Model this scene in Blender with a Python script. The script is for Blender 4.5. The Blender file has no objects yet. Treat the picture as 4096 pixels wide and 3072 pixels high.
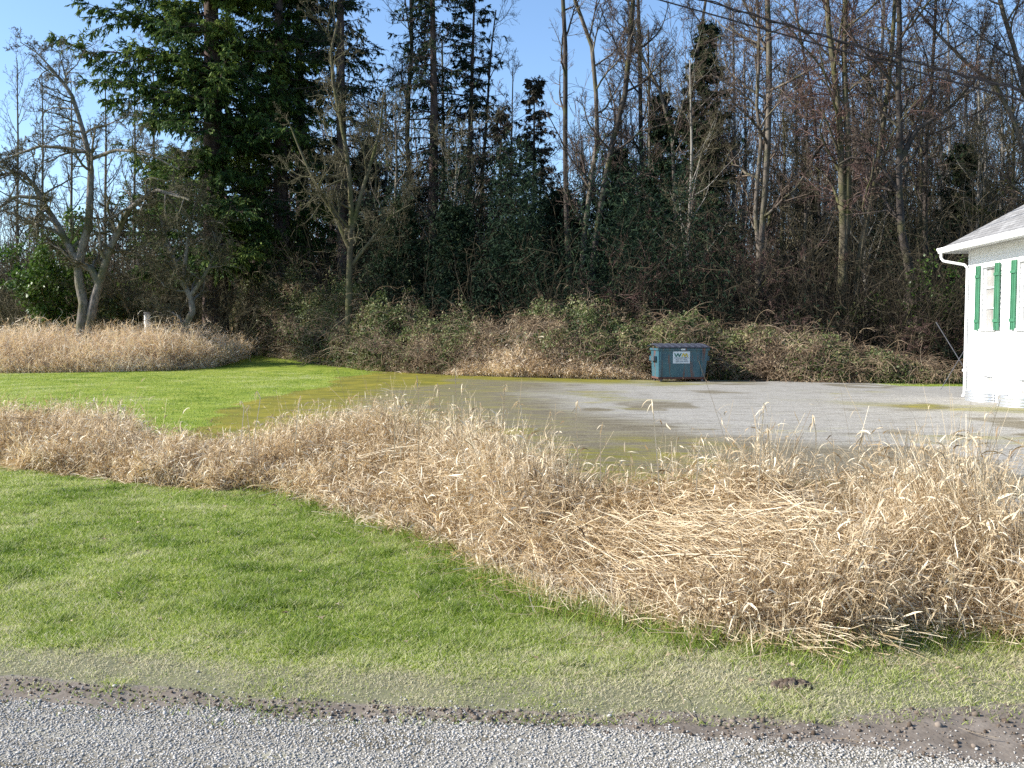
import bpy, bmesh, math
import numpy as np
from mathutils import Vector, Matrix

# ------------------------------------------------------------------ camera, sky, sun, exposure
SC = bpy.context.scene
COL = SC.collection
CAMH = 1.6
FPX = 950.0                       # focal length in pixels of a 1024 wide frame
TILT = math.atan(50.0 / FPX)
cam_d = bpy.data.cameras.new("camera")
cam_d.sensor_width = 36.0
cam_d.lens = FPX / 1024 * 36.0
cam_d.clip_start = 0.05
cam_d.clip_end = 3000
cam = bpy.data.objects.new("camera", cam_d)
COL.objects.link(cam)
cam.location = (0, 0, CAMH)
cam.rotation_euler = (math.radians(90) - TILT, 0, 0)
SC.camera = cam

SUN_EL = math.radians(31)
SUN_AZ = math.radians(-4)         # the sun stands to the left and a little to this side
sx, sy, sz = -math.cos(SUN_EL) * math.cos(SUN_AZ), math.cos(SUN_EL) * math.sin(SUN_AZ), math.sin(SUN_EL)
world = bpy.data.worlds.new("World")
SC.world = world
world.use_nodes = True
wn = world.node_tree
bg = wn.nodes["Background"]
sky = wn.nodes.new("ShaderNodeTexSky")
sky.sky_type = 'NISHITA'
sky.sun_disc = False
sky.sun_elevation = SUN_EL
sky.sun_rotation = math.atan2(sx, sy)
sky.altitude = 100
sky.air_density = 1.0
sky.dust_density = 0.5
sky.ozone_density = 4.0
wn.links.new(sky.outputs[0], bg.inputs[0])
bg.inputs[1].default_value = 0.12
sl = bpy.data.lights.new("sun", 'SUN')
sl.energy = 4.6
sl.angle = math.radians(0.5)
sl.color = (1.0, 0.95, 0.87)
sun = bpy.data.objects.new("sun", sl)
COL.objects.link(sun)
sun.rotation_euler = Vector((sx, sy, sz)).to_track_quat('Z', 'Y').to_euler()
SC.view_settings.view_transform = 'Standard'
SC.view_settings.look = 'None'
SC.view_settings.exposure = 1.05
SC.view_settings.gamma = 1
SC.render.engine = 'CYCLES'
SC.cycles.use_denoising = False
SC.cycles.max_bounces = 6
SC.cycles.diffuse_bounces = 3
SC.cycles.transmission_bounces = 4
SC.cycles.transparent_max_bounces = 8
SC.cycles.sample_clamp_indirect = 4.0
SC.render.film_transparent = False

# ------------------------------------------------------------------ small helpers
def P(u, v, Y):
    """point at distance Y seen in direction (u, v) of the 1024x768 frame"""
    a = (u - 512) / FPX
    b = (384 - v) / FPX
    dy = math.cos(TILT) + b * math.sin(TILT)
    dz = -math.sin(TILT) + b * math.cos(TILT)
    return np.array([a / dy * Y, Y, CAMH + dz / dy * Y])

def hash2(ix, iy, seed):
    n = (ix.astype(np.int64) * 374761393 + iy.astype(np.int64) * 668265263 + seed * 1442695041) & 0x7fffffff
    n = ((n ^ (n >> 13)) * 1274126177) & 0x7fffffff
    n = (n ^ (n >> 16)) & 0xffffff
    return n / float(0xffffff)

def vnoise(x, y, seed=0):
    x = np.asarray(x, float); y = np.asarray(y, float)
    ix = np.floor(x); iy = np.floor(y)
    fx = x - ix; fy = y - iy
    fx = fx * fx * (3 - 2 * fx); fy = fy * fy * (3 - 2 * fy)
    a = hash2(ix, iy, seed); b = hash2(ix + 1, iy, seed)
    c = hash2(ix, iy + 1, seed); d = hash2(ix + 1, iy + 1, seed)
    return (a * (1 - fx) + b * fx) * (1 - fy) + (c * (1 - fx) + d * fx) * fy

def fbm(x, y, seed=0, o=4):
    s = 0; a = 0.5; t = 0
    for i in range(o):
        s = s + a * vnoise(x * 2 ** i, y * 2 ** i, seed + i * 17)
        t += a; a *= 0.5
    return s / t

def sstep(a, b, x):
    t = np.clip((np.asarray(x, float) - a) / (b - a), 0, 1)
    return t * t * (3 - 2 * t)

def norm(v):
    return v / np.maximum(np.linalg.norm(v, axis=-1, keepdims=True), 1e-9)

def tagp(o, label=None, cat=None, group=None, kind=None):
    if label: o['label'] = label
    if cat: o['category'] = cat
    if group: o['group'] = group
    if kind: o['kind'] = kind
    return o

def empty(name, loc=(0, 0, 0), rz=0):
    o = bpy.data.objects.new(name, None)
    COL.objects.link(o)
    o.location = loc
    o.rotation_euler = (0, 0, rz)
    o.empty_display_size = 0.2
    return o

def make_mesh(name, V, quads, tris, mat, parent=None, r=None, smooth=False, extra=None):
    me = bpy.data.meshes.new(name)
    nq, nt = len(quads), len(tris)
    me.vertices.add(len(V))
    me.vertices.foreach_set("co", np.asarray(V, np.float32).ravel())
    li = np.concatenate([np.asarray(quads, np.int32).ravel(), np.asarray(tris, np.int32).ravel()]).astype(np.int32)
    me.loops.add(len(li))
    me.loops.foreach_set("vertex_index", li)
    me.polygons.add(nq + nt)
    st = np.concatenate([np.arange(nq) * 4, nq * 4 + np.arange(nt) * 3]).astype(np.int32)
    me.polygons.foreach_set("loop_start", st)
    if smooth:
        me.polygons.foreach_set("use_smooth", np.ones(nq + nt, bool))
    me.update(calc_edges=True)
    if r is not None:
        at = me.attributes.new("r", 'FLOAT', 'POINT')
        at.data.foreach_set("value", np.asarray(r, np.float32))
    if extra:
        for k, a in extra.items():
            at = me.attributes.new(k, 'FLOAT_COLOR', 'POINT')
            at.data.foreach_set("color", np.asarray(a, np.float32).ravel())
    me.materials.append(mat)
    o = bpy.data.objects.new(name, me)
    COL.objects.link(o)
    if parent is not None:
        o.parent = parent
    return o

class Acc:
    def __init__(s):
        s.V = []; s.Q = []; s.T = []; s.R = []; s.n = 0
    def add(s, V, Q=None, T=None, r=0.5):
        V = np.asarray(V, float).reshape(-1, 3)
        s.V.append(V)
        if Q is not None and len(Q): s.Q.append(np.asarray(Q).reshape(-1, 4) + s.n)
        if T is not None and len(T): s.T.append(np.asarray(T).reshape(-1, 3) + s.n)
        s.R.append(np.broadcast_to(np.asarray(r, float), (len(V),)).copy())
        s.n += len(V)
    def build(s, name, mat, parent=None, smooth=False, offset=None):
        if not s.V: return None
        V = np.concatenate(s.V)
        if offset is not None: V = V - np.asarray(offset)
        Q = np.concatenate(s.Q) if s.Q else np.zeros((0, 4), int)
        T = np.concatenate(s.T) if s.T else np.zeros((0, 3), int)
        return make_mesh(name, V, Q, T, mat, parent, np.concatenate(s.R), smooth)

def tubes(acc, pts, rad, sides=4, r=0.5):
    """pts (N,K,3), rad (N,K) -> tapered tubes"""
    if len(pts) == 0: return
    N, K, _ = pts.shape
    T = np.empty_like(pts)
    T[:, 1:-1] = pts[:, 2:] - pts[:, :-2]
    T[:, 0] = pts[:, 1] - pts[:, 0]
    T[:, -1] = pts[:, -1] - pts[:, -2]
    T = norm(T)
    mt = norm(T.mean(1))
    ref = np.where(np.abs(mt[:, 2:3]) > 0.75, np.array([[1.0, 0.13, 0]]), np.array([[0.05, 0.1, 1.0]]))
    n1 = norm(np.cross(T, ref[:, None, :])); n2 = np.cross(T, n1)
    a = np.arange(sides) * 2 * np.pi / sides
    ring = n1[:, :, None, :] * np.cos(a)[None, None, :, None] + n2[:, :, None, :] * np.sin(a)[None, None, :, None]
    V = pts[:, :, None, :] + ring * rad[:, :, None, None]
    i = np.arange(N)[:, None, None]; k = np.arange(K - 1)[None, :, None]; s_ = np.arange(sides)[None, None, :]
    b = (i * K + k) * sides
    s2 = (s_ + 1) % sides
    Q = np.stack(np.broadcast_arrays(b + s_, b + s2, b + sides + s2, b + sides + s_), -1)
    rr = np.repeat(np.broadcast_to(np.asarray(r, float), (N,)), K * sides)
    acc.add(V, Q, None, rr)

def ribbons(acc, pts, wid, side, r=0.5, grad=0.0):
    """pts (N,K,3), wid (N,K) half widths, side (N,3)"""
    if len(pts) == 0: return
    N, K, _ = pts.shape
    T = norm(np.gradient(pts, axis=1))
    S = norm(np.cross(T, np.cross(side[:, None, :], T) + 1e-6))
    S = np.cross(T, norm(np.cross(T, np.broadcast_to(side[:, None, :], T.shape)) + 1e-9))
    S = norm(S)
    V = np.stack([pts - S * wid[..., None], pts + S * wid[..., None]], 2)
    i = np.arange(N)[:, None]; k = np.arange(K - 1)[None, :]
    b = (i * K + k) * 2
    Q = np.stack(np.broadcast_arrays(b, b + 1, b + 3, b + 2), -1)
    rr = np.broadcast_to(np.asarray(r, float), (N,))
    rr = np.repeat(rr[:, None] + grad * np.linspace(0, 1, K)[None, :], 2, axis=1)
    acc.add(V, Q, None, rr.ravel())

def grow(rng, p0, d0, L, K, wob=0.1, trop=(0, 0, 0.0)):
    N = len(p0)
    pts = np.zeros((N, K, 3)); pts[:, 0] = p0
    d = norm(d0.copy()); st = (np.asarray(L) / (K - 1))[:, None]
    trop = np.asarray(trop, float)
    if trop.ndim == 1: trop = trop[None, :]
    for k in range(1, K):
        d = norm(d + rng.normal(0, wob, (N, 3)) + trop)
        pts[:, k] = pts[:, k - 1] + d * st
    return pts

def spawn(rng, pts, rad, L, n, t0, t1, ang, asd, ratio, tfall=0.5, rr=0.6, flat=None):
    N, K, _ = pts.shape
    t = t0 + (t1 - t0) * (np.arange(n)[None, :] + rng.random((N, n))) / n
    f = t * (K - 1); i = np.minimum(f.astype(int), K - 2); f = f - i
    ii = np.arange(N)[:, None]
    p = pts[ii, i] * (1 - f[..., None]) + pts[ii, i + 1] * f[..., None]
    T = norm(pts[ii, i + 1] - pts[ii, i])
    R = rad[ii, i] * (1 - f) + rad[ii, i + 1] * f
    q = rng.normal(0, 1, T.shape)
    if flat is not None: q[..., 2] *= flat
    q = norm(q - T * (q * T).sum(-1, keepdims=True))
    a = np.radians(rng.normal(ang, asd, t.shape))[..., None]
    d = T * np.cos(a) + q * np.sin(a)
    LL = np.asarray(L)[:, None] * ratio * (1 - tfall * t) * rng.uniform(0.6, 1.25, t.shape)
    return p.reshape(-1, 3), d.reshape(-1, 3), LL.ravel(), (R * rr).ravel(), t.ravel()

def taper(r0, K, end=0.25):
    return np.asarray(r0)[:, None] * np.linspace(1, end, K)[None, :]

def resample(poly, K):
    poly = np.asarray(poly, float)
    s = np.concatenate([[0], np.cumsum(np.linalg.norm(np.diff(poly, axis=0), axis=1))])
    t = np.linspace(0, s[-1], K)
    return np.stack([np.interp(t, s, poly[:, j]) for j in range(3)], 1)

def bx(bm, x0, x1, y0, y1, z0, z1):
    v = [bm.verts.new(c) for c in ((x0, y0, z0), (x1, y0, z0), (x1, y1, z0), (x0, y1, z0), (x0, y0, z1), (x1, y0, z1), (x1, y1, z1), (x0, y1, z1))]
    for f in ((3, 2, 1, 0), (4, 5, 6, 7), (0, 1, 5, 4), (1, 2, 6, 5), (2, 3, 7, 6), (3, 0, 4, 7)):
        bm.faces.new([v[i] for i in f])

def hull8(bm, pts):
    v = [bm.verts.new(c) for c in pts]
    for f in ((3, 2, 1, 0), (4, 5, 6, 7), (0, 1, 5, 4), (1, 2, 6, 5), (2, 3, 7, 6), (3, 0, 4, 7)):
        bm.faces.new([v[i] for i in f])

def cyl(bm, p0, p1, r0, r1=None, n=16, caps=True):
    p0 = Vector(p0); p1 = Vector(p1); r1 = r0 if r1 is None else r1
    q = (p1 - p0).to_track_quat('Z', 'Y')
    A = []; B = []
    for i in range(n):
        a = 2 * math.pi * i / n
        c = Vector((math.cos(a), math.sin(a), 0))
        A.append(bm.verts.new(p0 + q @ (c * r0))); B.append(bm.verts.new(p1 + q @ (c * r1)))
    for i in range(n):
        j = (i + 1) % n
        bm.faces.new((A[i], A[j], B[j], B[i]))
    if caps:
        bm.faces.new(A[::-1]); bm.faces.new(B)

def bobj(name, bm, mat, parent=None, bevel=0, loc=None, smooth=False):
    bmesh.ops.recalc_face_normals(bm, faces=bm.faces)
    me = bpy.data.meshes.new(name)
    bm.to_mesh(me); bm.free()
    me.materials.append(mat)
    if smooth:
        for p in me.polygons: p.use_smooth = True
    o = bpy.data.objects.new(name, me)
    COL.objects.link(o)
    if parent is not None: o.parent = parent
    if loc is not None: o.location = loc
    if bevel:
        m = o.modifiers.new("bevel", 'BEVEL'); m.width = bevel; m.segments = 2; m.limit_method = 'ANGLE'
    return o

# ------------------------------------------------------------------ materials
def newmat(name):
    m = bpy.data.materials.new(name); m.use_nodes = True
    nt = m.node_tree
    return m, nt, nt.nodes["Principled BSDF"], nt.nodes["Material Output"]

def ramp(nt, stops, interp='LINEAR'):
    n = nt.nodes.new("ShaderNodeValToRGB")
    n.color_ramp.interpolation = interp
    e = n.color_ramp.elements
    while len(e) < len(stops): e.new(0.5)
    for x, (p, c) in zip(e, stops):
        x.position = p; x.color = (*c, 1)
    return n

def N(nt, t, **kw):
    n = nt.nodes.new(t)
    for k, v in kw.items(): setattr(n, k, v)
    return n

def leaf_mat(name, stops, trans=0.35, rough=0.55, spec=0.3, tint=(1.0, 1.0, 1.0)):
    m, nt, pb, out = newmat(name)
    at = N(nt, "ShaderNodeAttribute"); at.attribute_name = "r"
    cr = ramp(nt, stops)
    nt.links.new(at.outputs["Fac"], cr.inputs[0])
    nt.links.new(cr.outputs[0], pb.inputs["Base Color"])
    pb.inputs["Roughness"].default_value = rough
    pb.inputs["Specular IOR Level"].default_value = spec
    if trans > 0:
        tr = N(nt, "ShaderNodeBsdfTranslucent")
        mx = N(nt, "ShaderNodeMix", data_type='RGBA', blend_type='MULTIPLY')
        mx.inputs[0].default_value = 1
        nt.links.new(cr.outputs[0], mx.inputs[6]); mx.inputs[7].default_value = (*tint, 1)
        nt.links.new(mx.outputs[2], tr.inputs[0])
        ms = N(nt, "ShaderNodeMixShader"); ms.inputs[0].default_value = trans
        nt.links.new(pb.outputs[0], ms.inputs[1]); nt.links.new(tr.outputs[0], ms.inputs[2])
        nt.links.new(ms.outputs[0], out.inputs[0])
    return m

def bark_mat(name, c0, c1, moss=(0.085, 0.085, 0.035), mossy=0.25, scale=6.0):
    m, nt, pb, out = newmat(name)
    tc = N(nt, "ShaderNodeTexCoord")
    mp = N(nt, "ShaderNodeMapping"); mp.inputs["Scale"].default_value = (1, 1, 0.3)
    nt.links.new(tc.outputs["Object"], mp.inputs[0])
    n1 = N(nt, "ShaderNodeTexNoise"); n1.inputs["Scale"].default_value = scale; n1.inputs["Detail"].default_value = 6
    nt.links.new(mp.outputs[0], n1.inputs[0])
    cr = ramp(nt, [(0.3, c0), (0.7, c1)])
    nt.links.new(n1.outputs[0], cr.inputs[0])
    n2 = N(nt, "ShaderNodeTexNoise"); n2.inputs["Scale"].default_value = 1.3; n2.inputs["Detail"].default_value = 5
    nt.links.new(tc.outputs["Object"], n2.inputs[0])
    r2 = ramp(nt, [(0.55 - mossy * 0.3, (0, 0, 0)), (0.78 - mossy * 0.3, (1, 1, 1))])
    nt.links.new(n2.outputs[0], r2.inputs[0])
    mx = N(nt, "ShaderNodeMix", data_type='RGBA')
    nt.links.new(r2.outputs[0], mx.inputs[0]); nt.links.new(cr.outputs[0], mx.inputs[6]); mx.inputs[7].default_value = (*moss, 1)
    nt.links.new(mx.outputs[2], pb.inputs["Base Color"])
    pb.inputs["Roughness"].default_value = 0.9
    pb.inputs["Specular IOR Level"].default_value = 0.15
    bp = N(nt, "ShaderNodeBump"); bp.inputs["Strength"].default_value = 0.7; bp.inputs["Distance"].default_value = 0.05
    nt.links.new(n1.outputs[0], bp.inputs["Height"]); nt.links.new(bp.outputs[0], pb.inputs["Normal"])
    return m

def flat_mat(name, c, rough=0.6, metal=0.0, vary=0.12, scale=4.0, spec=0.4, stain=None, stain_amt=0.0):
    m, nt, pb, out = newmat(name)
    tc = N(nt, "ShaderNodeTexCoord")
    n1 = N(nt, "ShaderNodeTexNoise"); n1.inputs["Scale"].default_value = scale; n1.inputs["Detail"].default_value = 8
    nt.links.new(tc.outputs["Object"], n1.inputs[0])
    cr = ramp(nt, [(0.25, tuple(x * (1 - vary) for x in c)), (0.75, tuple(min(1, x * (1 + vary)) for x in c))])
    nt.links.new(n1.outputs[0], cr.inputs[0])
    nt.links.new(cr.outputs[0], pb.inputs["Base Color"])
    pb.inputs["Roughness"].default_value = rough
    pb.inputs["Metallic"].default_value = metal
    pb.inputs["Specular IOR Level"].default_value = spec
    return m

M = {}
M['twig'] = leaf_mat('twig', [(0, (0.05, 0.035, 0.03)), (0.5, (0.115, 0.085, 0.07)), (1, (0.21, 0.165, 0.13))], trans=0, rough=0.9, spec=0.1)
M['twig_olive'] = leaf_mat('twig_olive', [(0, (0.04, 0.036, 0.02)), (0.5, (0.11, 0.097, 0.06)), (1, (0.22, 0.195, 0.13))], trans=0, rough=0.9, spec=0.1)
M['brush_shaded'] = leaf_mat('brush_shaded', [(0, (0.018, 0.015, 0.011)), (0.5, (0.05, 0.042, 0.028)), (1, (0.13, 0.108, 0.07))], trans=0, rough=0.9, spec=0.1)  # darker twig tones, shade inside the wood put into the colour
M['twig_red'] = leaf_mat('twig_red', [(0, (0.05, 0.03, 0.027)), (0.5, (0.115, 0.07, 0.06)), (1, (0.19, 0.13, 0.11))], trans=0, rough=0.9, spec=0.1)
M['bark_grey'] = bark_mat('bark_grey', (0.075, 0.06, 0.05), (0.21, 0.18, 0.145), mossy=0.2)
M['bark_dark'] = bark_mat('bark_dark', (0.03, 0.025, 0.022), (0.09, 0.075, 0.065), mossy=0.1)
M['bark_moss'] = bark_mat('bark_moss', (0.06, 0.05, 0.035), (0.17, 0.145, 0.10), mossy=0.45)
M['bark_fruit'] = bark_mat('bark_fruit', (0.10, 0.085, 0.075), (0.27, 0.24, 0.21), mossy=0.35, scale=14)
M['bark_white'] = bark_mat('bark_white', (0.15, 0.135, 0.12), (0.31, 0.29, 0.255), mossy=0.0, scale=5)
M['bark_fir'] = bark_mat('bark_fir', (0.045, 0.03, 0.027), (0.13, 0.095, 0.085), mossy=0.05)
M['needles'] = leaf_mat('needles', [(0, (0.012, 0.038, 0.014)), (0.5, (0.055, 0.105, 0.028)), (1, (0.21, 0.27, 0.055))], trans=0.25, rough=0.7, spec=0.15)
M['needles_dark'] = leaf_mat('needles_dark', [(0, (0.008, 0.018, 0.012)), (0.5, (0.018, 0.036, 0.020)), (1, (0.05, 0.070, 0.030))], trans=0.1, rough=0.8, spec=0.1)
M['cedar'] = leaf_mat('cedar', [(0, (0.014, 0.034, 0.018)), (0.6, (0.035, 0.065, 0.03)), (1, (0.13, 0.13, 0.06))], trans=0.15, rough=0.7, spec=0.15)
M['cedar_brown'] = leaf_mat('cedar_brown', [(0, (0.015, 0.022, 0.016)), (0.6, (0.05, 0.048, 0.035)), (1, (0.12, 0.10, 0.07))], trans=0.1, rough=0.8, spec=0.1)
M['laurel'] = leaf_mat('laurel', [(0, (0.03, 0.07, 0.012)), (0.6, (0.085, 0.15, 0.025)), (1, (0.16, 0.22, 0.06))], trans=0.3, rough=0.45, spec=0.4)
M['olive_leaf'] = leaf_mat('olive_leaf', [(0, (0.03, 0.04, 0.012)), (0.5, (0.075, 0.085, 0.022)), (1, (0.16, 0.155, 0.05))], trans=0.3, rough=0.7, spec=0.15)
M['bramble'] = leaf_mat('bramble', [(0, (0.04, 0.06, 0.018)), (0.5, (0.11, 0.14, 0.042)), (0.85, (0.19, 0.21, 0.08)), (1, (0.28, 0.25, 0.11))], trans=0.25, rough=0.55, spec=0.3)
M['cane'] = leaf_mat('cane', [(0, (0.07, 0.04, 0.027)), (0.5, (0.20, 0.14, 0.09)), (1, (0.42, 0.33, 0.22))], trans=0, rough=0.8, spec=0.2)
M['dead_leaf'] = leaf_mat('dead_leaf', [(0, (0.11, 0.075, 0.045)), (0.5, (0.29, 0.21, 0.13)), (1, (0.56, 0.45, 0.30))], trans=0.25, rough=0.8, spec=0.2)
M['reed'] = leaf_mat('reed', [(0, (0.17, 0.11, 0.055)), (0.3, (0.38, 0.28, 0.16)), (0.65, (0.64, 0.52, 0.345)), (1, (0.88, 0.79, 0.61))], trans=0.28, rough=0.55, spec=0.35, tint=(1.0, 0.85, 0.6))
M['straw'] = leaf_mat('straw', [(0, (0.40, 0.30, 0.20)), (0.5, (0.68, 0.56, 0.40)), (1, (0.88, 0.78, 0.62))], trans=0.3, rough=0.7, spec=0.2, tint=(1.0, 0.85, 0.6))
M['grass'] = leaf_mat('grass', [(0, (0.075, 0.15, 0.014)), (0.35, (0.23, 0.32, 0.045)), (0.7, (0.38, 0.44, 0.10)), (0.9, (0.52, 0.53, 0.25)), (1, (0.64, 0.58, 0.40))], trans=0.45, rough=0.5, spec=0.3)
M['stone'] = leaf_mat('stone', [(0, (0.25, 0.235, 0.21)), (0.5, (0.38, 0.358, 0.322)), (1, (0.52, 0.49, 0.445))], trans=0, rough=0.85, spec=0.2)
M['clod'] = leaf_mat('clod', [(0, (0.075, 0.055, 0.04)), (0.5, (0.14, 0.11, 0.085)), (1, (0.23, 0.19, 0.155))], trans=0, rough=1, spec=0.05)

# ------------------------------------------------------------------ plan of the place
FRONT = np.array([(-40, 15.5), (-20, 14.2), (-9, 12.6), (-6.25, 11.6), (-4.42, 10.2), (-2.84, 9.74), (-2.14, 9.16), (-1.16, 7.76),
                  (-.52, 6.88), (.05, 5.75), (.49, 5.32), (.99, 5.02), (1.47, 4.86), (1.95, 4.78), (2.53, 4.72), (4, 4.68), (9, 4.6), (40, 4.6)])
def front(x):
    return np.interp(x, FRONT[:, 0], FRONT[:, 1]) + 0.34 * (vnoise(np.asarray(x) * 1.7, np.asarray(x) * 0 + 3, 5) - .5) + 0.22 * (vnoise(np.asarray(x) * 5.3, np.asarray(x) * 0 + 9, 6) - .5)
def bwidth(x):
    return np.interp(x, [-20, -6, -3.6, -2.2, -1, 0.3, 1.5, 2.6, 3.3, 4.0, 6, 12], [2.0, 1.9, 1.5, 2.2, 3.1, 2.6, 2.2, 1.9, 1.5, 0.9, 0.7, 0.7])
def bheight(x):
    return np.interp(x, [-20, -6.2, -5, -4.1, -3.3, -2.6, -1.9, -.9, -.1, 0.5, 1.2, 1.8, 2.2, 2.7, 3.0, 3.3, 5, 12],
                     [.64, .66, .60, .54, .42, .62, .76, .90, .78, .58, .74, .92, .68, 1.02, .86, .40, .4, .5])
HEDGE = np.array([(-60, 64), (-30, 58), (-15.8, 53), (-9.8, 45), (-6, 40.5), (-2, 37), (0, 35.5), (3, 34), (7, 33), (10, 31.5), (13, 30.5), (20, 30), (50, 31)])
def hedge_y(x):
    return np.interp(x, HEDGE[:, 0], HEDGE[:, 1])
STRAW = np.array([(-40, 38), (-21, 38.6), (-17, 39.2), (-14.5, 40.5), (-13, 42.5), (-11.8, 46)])
def straw_y(x):
    return np.interp(x, STRAW[:, 0], STRAW[:, 1])

def H0(x, y):
    x = np.asarray(x, float); y = np.asarray(y, float)
    z = 0.05 * (fbm(x * 0.25, y * 0.25, 3, 3) - 0.5) * sstep(4.5, 8, y)
    f = front(x); w = bwidth(x)
    m = np.clip((y - f) / w, -0.4, 1.4)
    z = z - 0.10 * np.exp(-((m - 0.5) / 0.35) ** 2) * sstep(4.2, 5, y)
    z = z + 0.45 * sstep(38, 56, y) * sstep(4, -8, x) + 0.25 * sstep(36, 60, y)
    lawn = sstep(4.15, 4.9, y) * (1 - sstep(f - 0.1, f + 0.3, y))
    z = z + lawn * 0.05 * (fbm(x * 1.3, y * 1.3, 9, 4) - 0.5)
    z = z - 0.02 * (1 - sstep(3.7, 4.5, y + 0.12 * x))
    return z

def road_edge(x):      # where clean gravel gives way to mud
    return np.interp(x, [-8, -2.2, .3, 1.9, 8], [4.6, 4.11, 3.80, 3.53, 2.9]) + 0.10 * (vnoise(np.asarray(x) * 2.3, np.asarray(x) * 0 + 1, 8) - .5)
def mud_edge(x):       # where mud gives way to grass
    return np.interp(x, [-8, -2.2, -1, 0, 1.0, 1.6, 2.2, 8], [4.9, 4.37, 4.10, 3.97, 3.92, 3.93, 4.05, 4.4]) + 0.10 * (vnoise(np.asarray(x) * 3.1, np.asarray(x) * 0 + 2, 11) - .5)

def zones(x, y):
    f = front(x); b = f + bwidth(x)
    me_, re_ = mud_edge(x), road_edge(x)
    wob = 1.8 * (fbm(x * 0.35, y * 0.2, 21, 4) - 0.5) * 2 + 1.5 * (fbm(x * 1.3, y * .9, 22, 3) - .5)
    lotx = -5.6 + wob
    hy = hedge_y(x)
    near = sstep(me_ - 0.06, me_ + 0.10, y) * (1 - sstep(f - 0.05, f + 0.25, y))
    far = sstep(b - 1.2, b - 0.2, y) * (1 - sstep(lotx - 1.2, lotx + 0.8, x))
    rear = sstep(28.6, 29.4, y + 0.3 * (vnoise(x * 1.1, y, 4) - .5)) * sstep(11.2, 12.6, x)
    grass = np.clip(near + far + rear, 0, 1)
    band = sstep(f - 0.1, f + 0.25, y) * (1 - sstep(b - 0.4, b + 0.3, y))
    forest = sstep(hy - 0.6, hy + 0.8, y)
    straw = sstep(straw_y(x) - 0.3, straw_y(x) + 0.5, y) * sstep(-11.8, -13.2, x)
    soil = np.clip(np.maximum(np.maximum(forest, band), straw), 0, 1)
    mud = (1 - sstep(me_ - 0.06, me_ + 0.10, y)) * sstep(re_ - 0.12, re_ + 0.10, y)
    # moss spreads from the lawn's edge and along the hedge
    d = x + 5.6 - wob
    moss = np.exp(-((d - 0.6) / 2.3) ** 2) * sstep(b, b + 2, y)
    moss = np.maximum(moss, .42 * sstep(5, -3, x))
    moss = np.maximum(moss, sstep(hy - 5.5, hy - 1.5, y) * sstep(9, 2, x) * 0.9)
    moss = np.maximum(moss, 0.6 * np.exp(-((y - 21 + 0.8 * (x - 9)) / 1.3) ** 2) * sstep(6, 9, x))
    # paleness of the lot's gravel
    n = fbm(x * 0.22 + 4, y * 0.16, 31, 4)
    xb = np.interp(y, [6, 9, 12, 16, 20, 24, 28, 33], [3.4, 4.2, 4.4, 3.4, 1.6, 0.6, 1.4, 2.5])
    pale = sstep(-2.0, 2.0, x - xb + 7.0 * (n - .5)) * .95
    pale = np.maximum(pale, 1.0 * np.exp(-(((x - 4.0) / 3.6) ** 2 + ((y - 24.0) / 2.0) ** 2) ** 2))
    pale = np.maximum(pale, 0.8 * np.exp(-(((x + 3.6) / 1.7) ** 2 + ((y - 19.5) / 2.2) ** 2) ** 2))
    # wheel tracks curving across the lot, and scattered weedy spots
    for q0, q1 in ((0.0, 1.0), (1.7, .8), (5.2, .7), (6.9, .6)):
        yc = 9.5 + q0 + 0.045 * (x - 2) ** 2 + .5 * (fbm(x * .3, x * 0 + q0, 37, 2) - .5)
        pale = pale - .30 * q1 * np.exp(-((y - yc) / .22) ** 2) * (.4 + .9 * fbm(x * .8, y, 38, 2)) * (y > 8)
    spots = sstep(.60, .70, fbm(x * .55 + 9, y * .5, 39, 4))
    pale = np.clip(pale - .75 * spots, 0, 1)
    moss = np.clip(moss + .36 * sstep(.58, .76, fbm(x * .40 + 2, y * .42, 41, 4)), 0, 1)
    worn = np.where(y < me_ + .18, 1, np.exp(-((y - me_ - 0.18) / 0.28) ** 2)) * sstep(me_ - .12, me_ - .02, y)
    worn = np.maximum(worn, 0.8 * near * sstep(5.0, 4.45, y + 0.2 * (fbm(x * 2, y * 2, 77, 3) - .5)) * sstep(-.5, .9, x))
    return dict(grass=grass, soil=soil, mud=mud, moss=moss, pale=pale, worn=worn, road=1 - sstep(me_, me_ + 0.1, y))

def H(x, y):
    x = np.asarray(x, float); y = np.asarray(y, float)
    z = zones(x, y)
    r = z['mud'] * 0.030 * (fbm(x * 9, y * 9, 40, 3) - .5) + z['worn'] * 0.012 * (fbm(x * 8, y * 8, 42, 3) - .5)
    return H0(x, y) + r + z['grass'] * sstep(30, 12, y) * 0.022 * (fbm(x * 4, y * 4, 44, 3) - .5)

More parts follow.
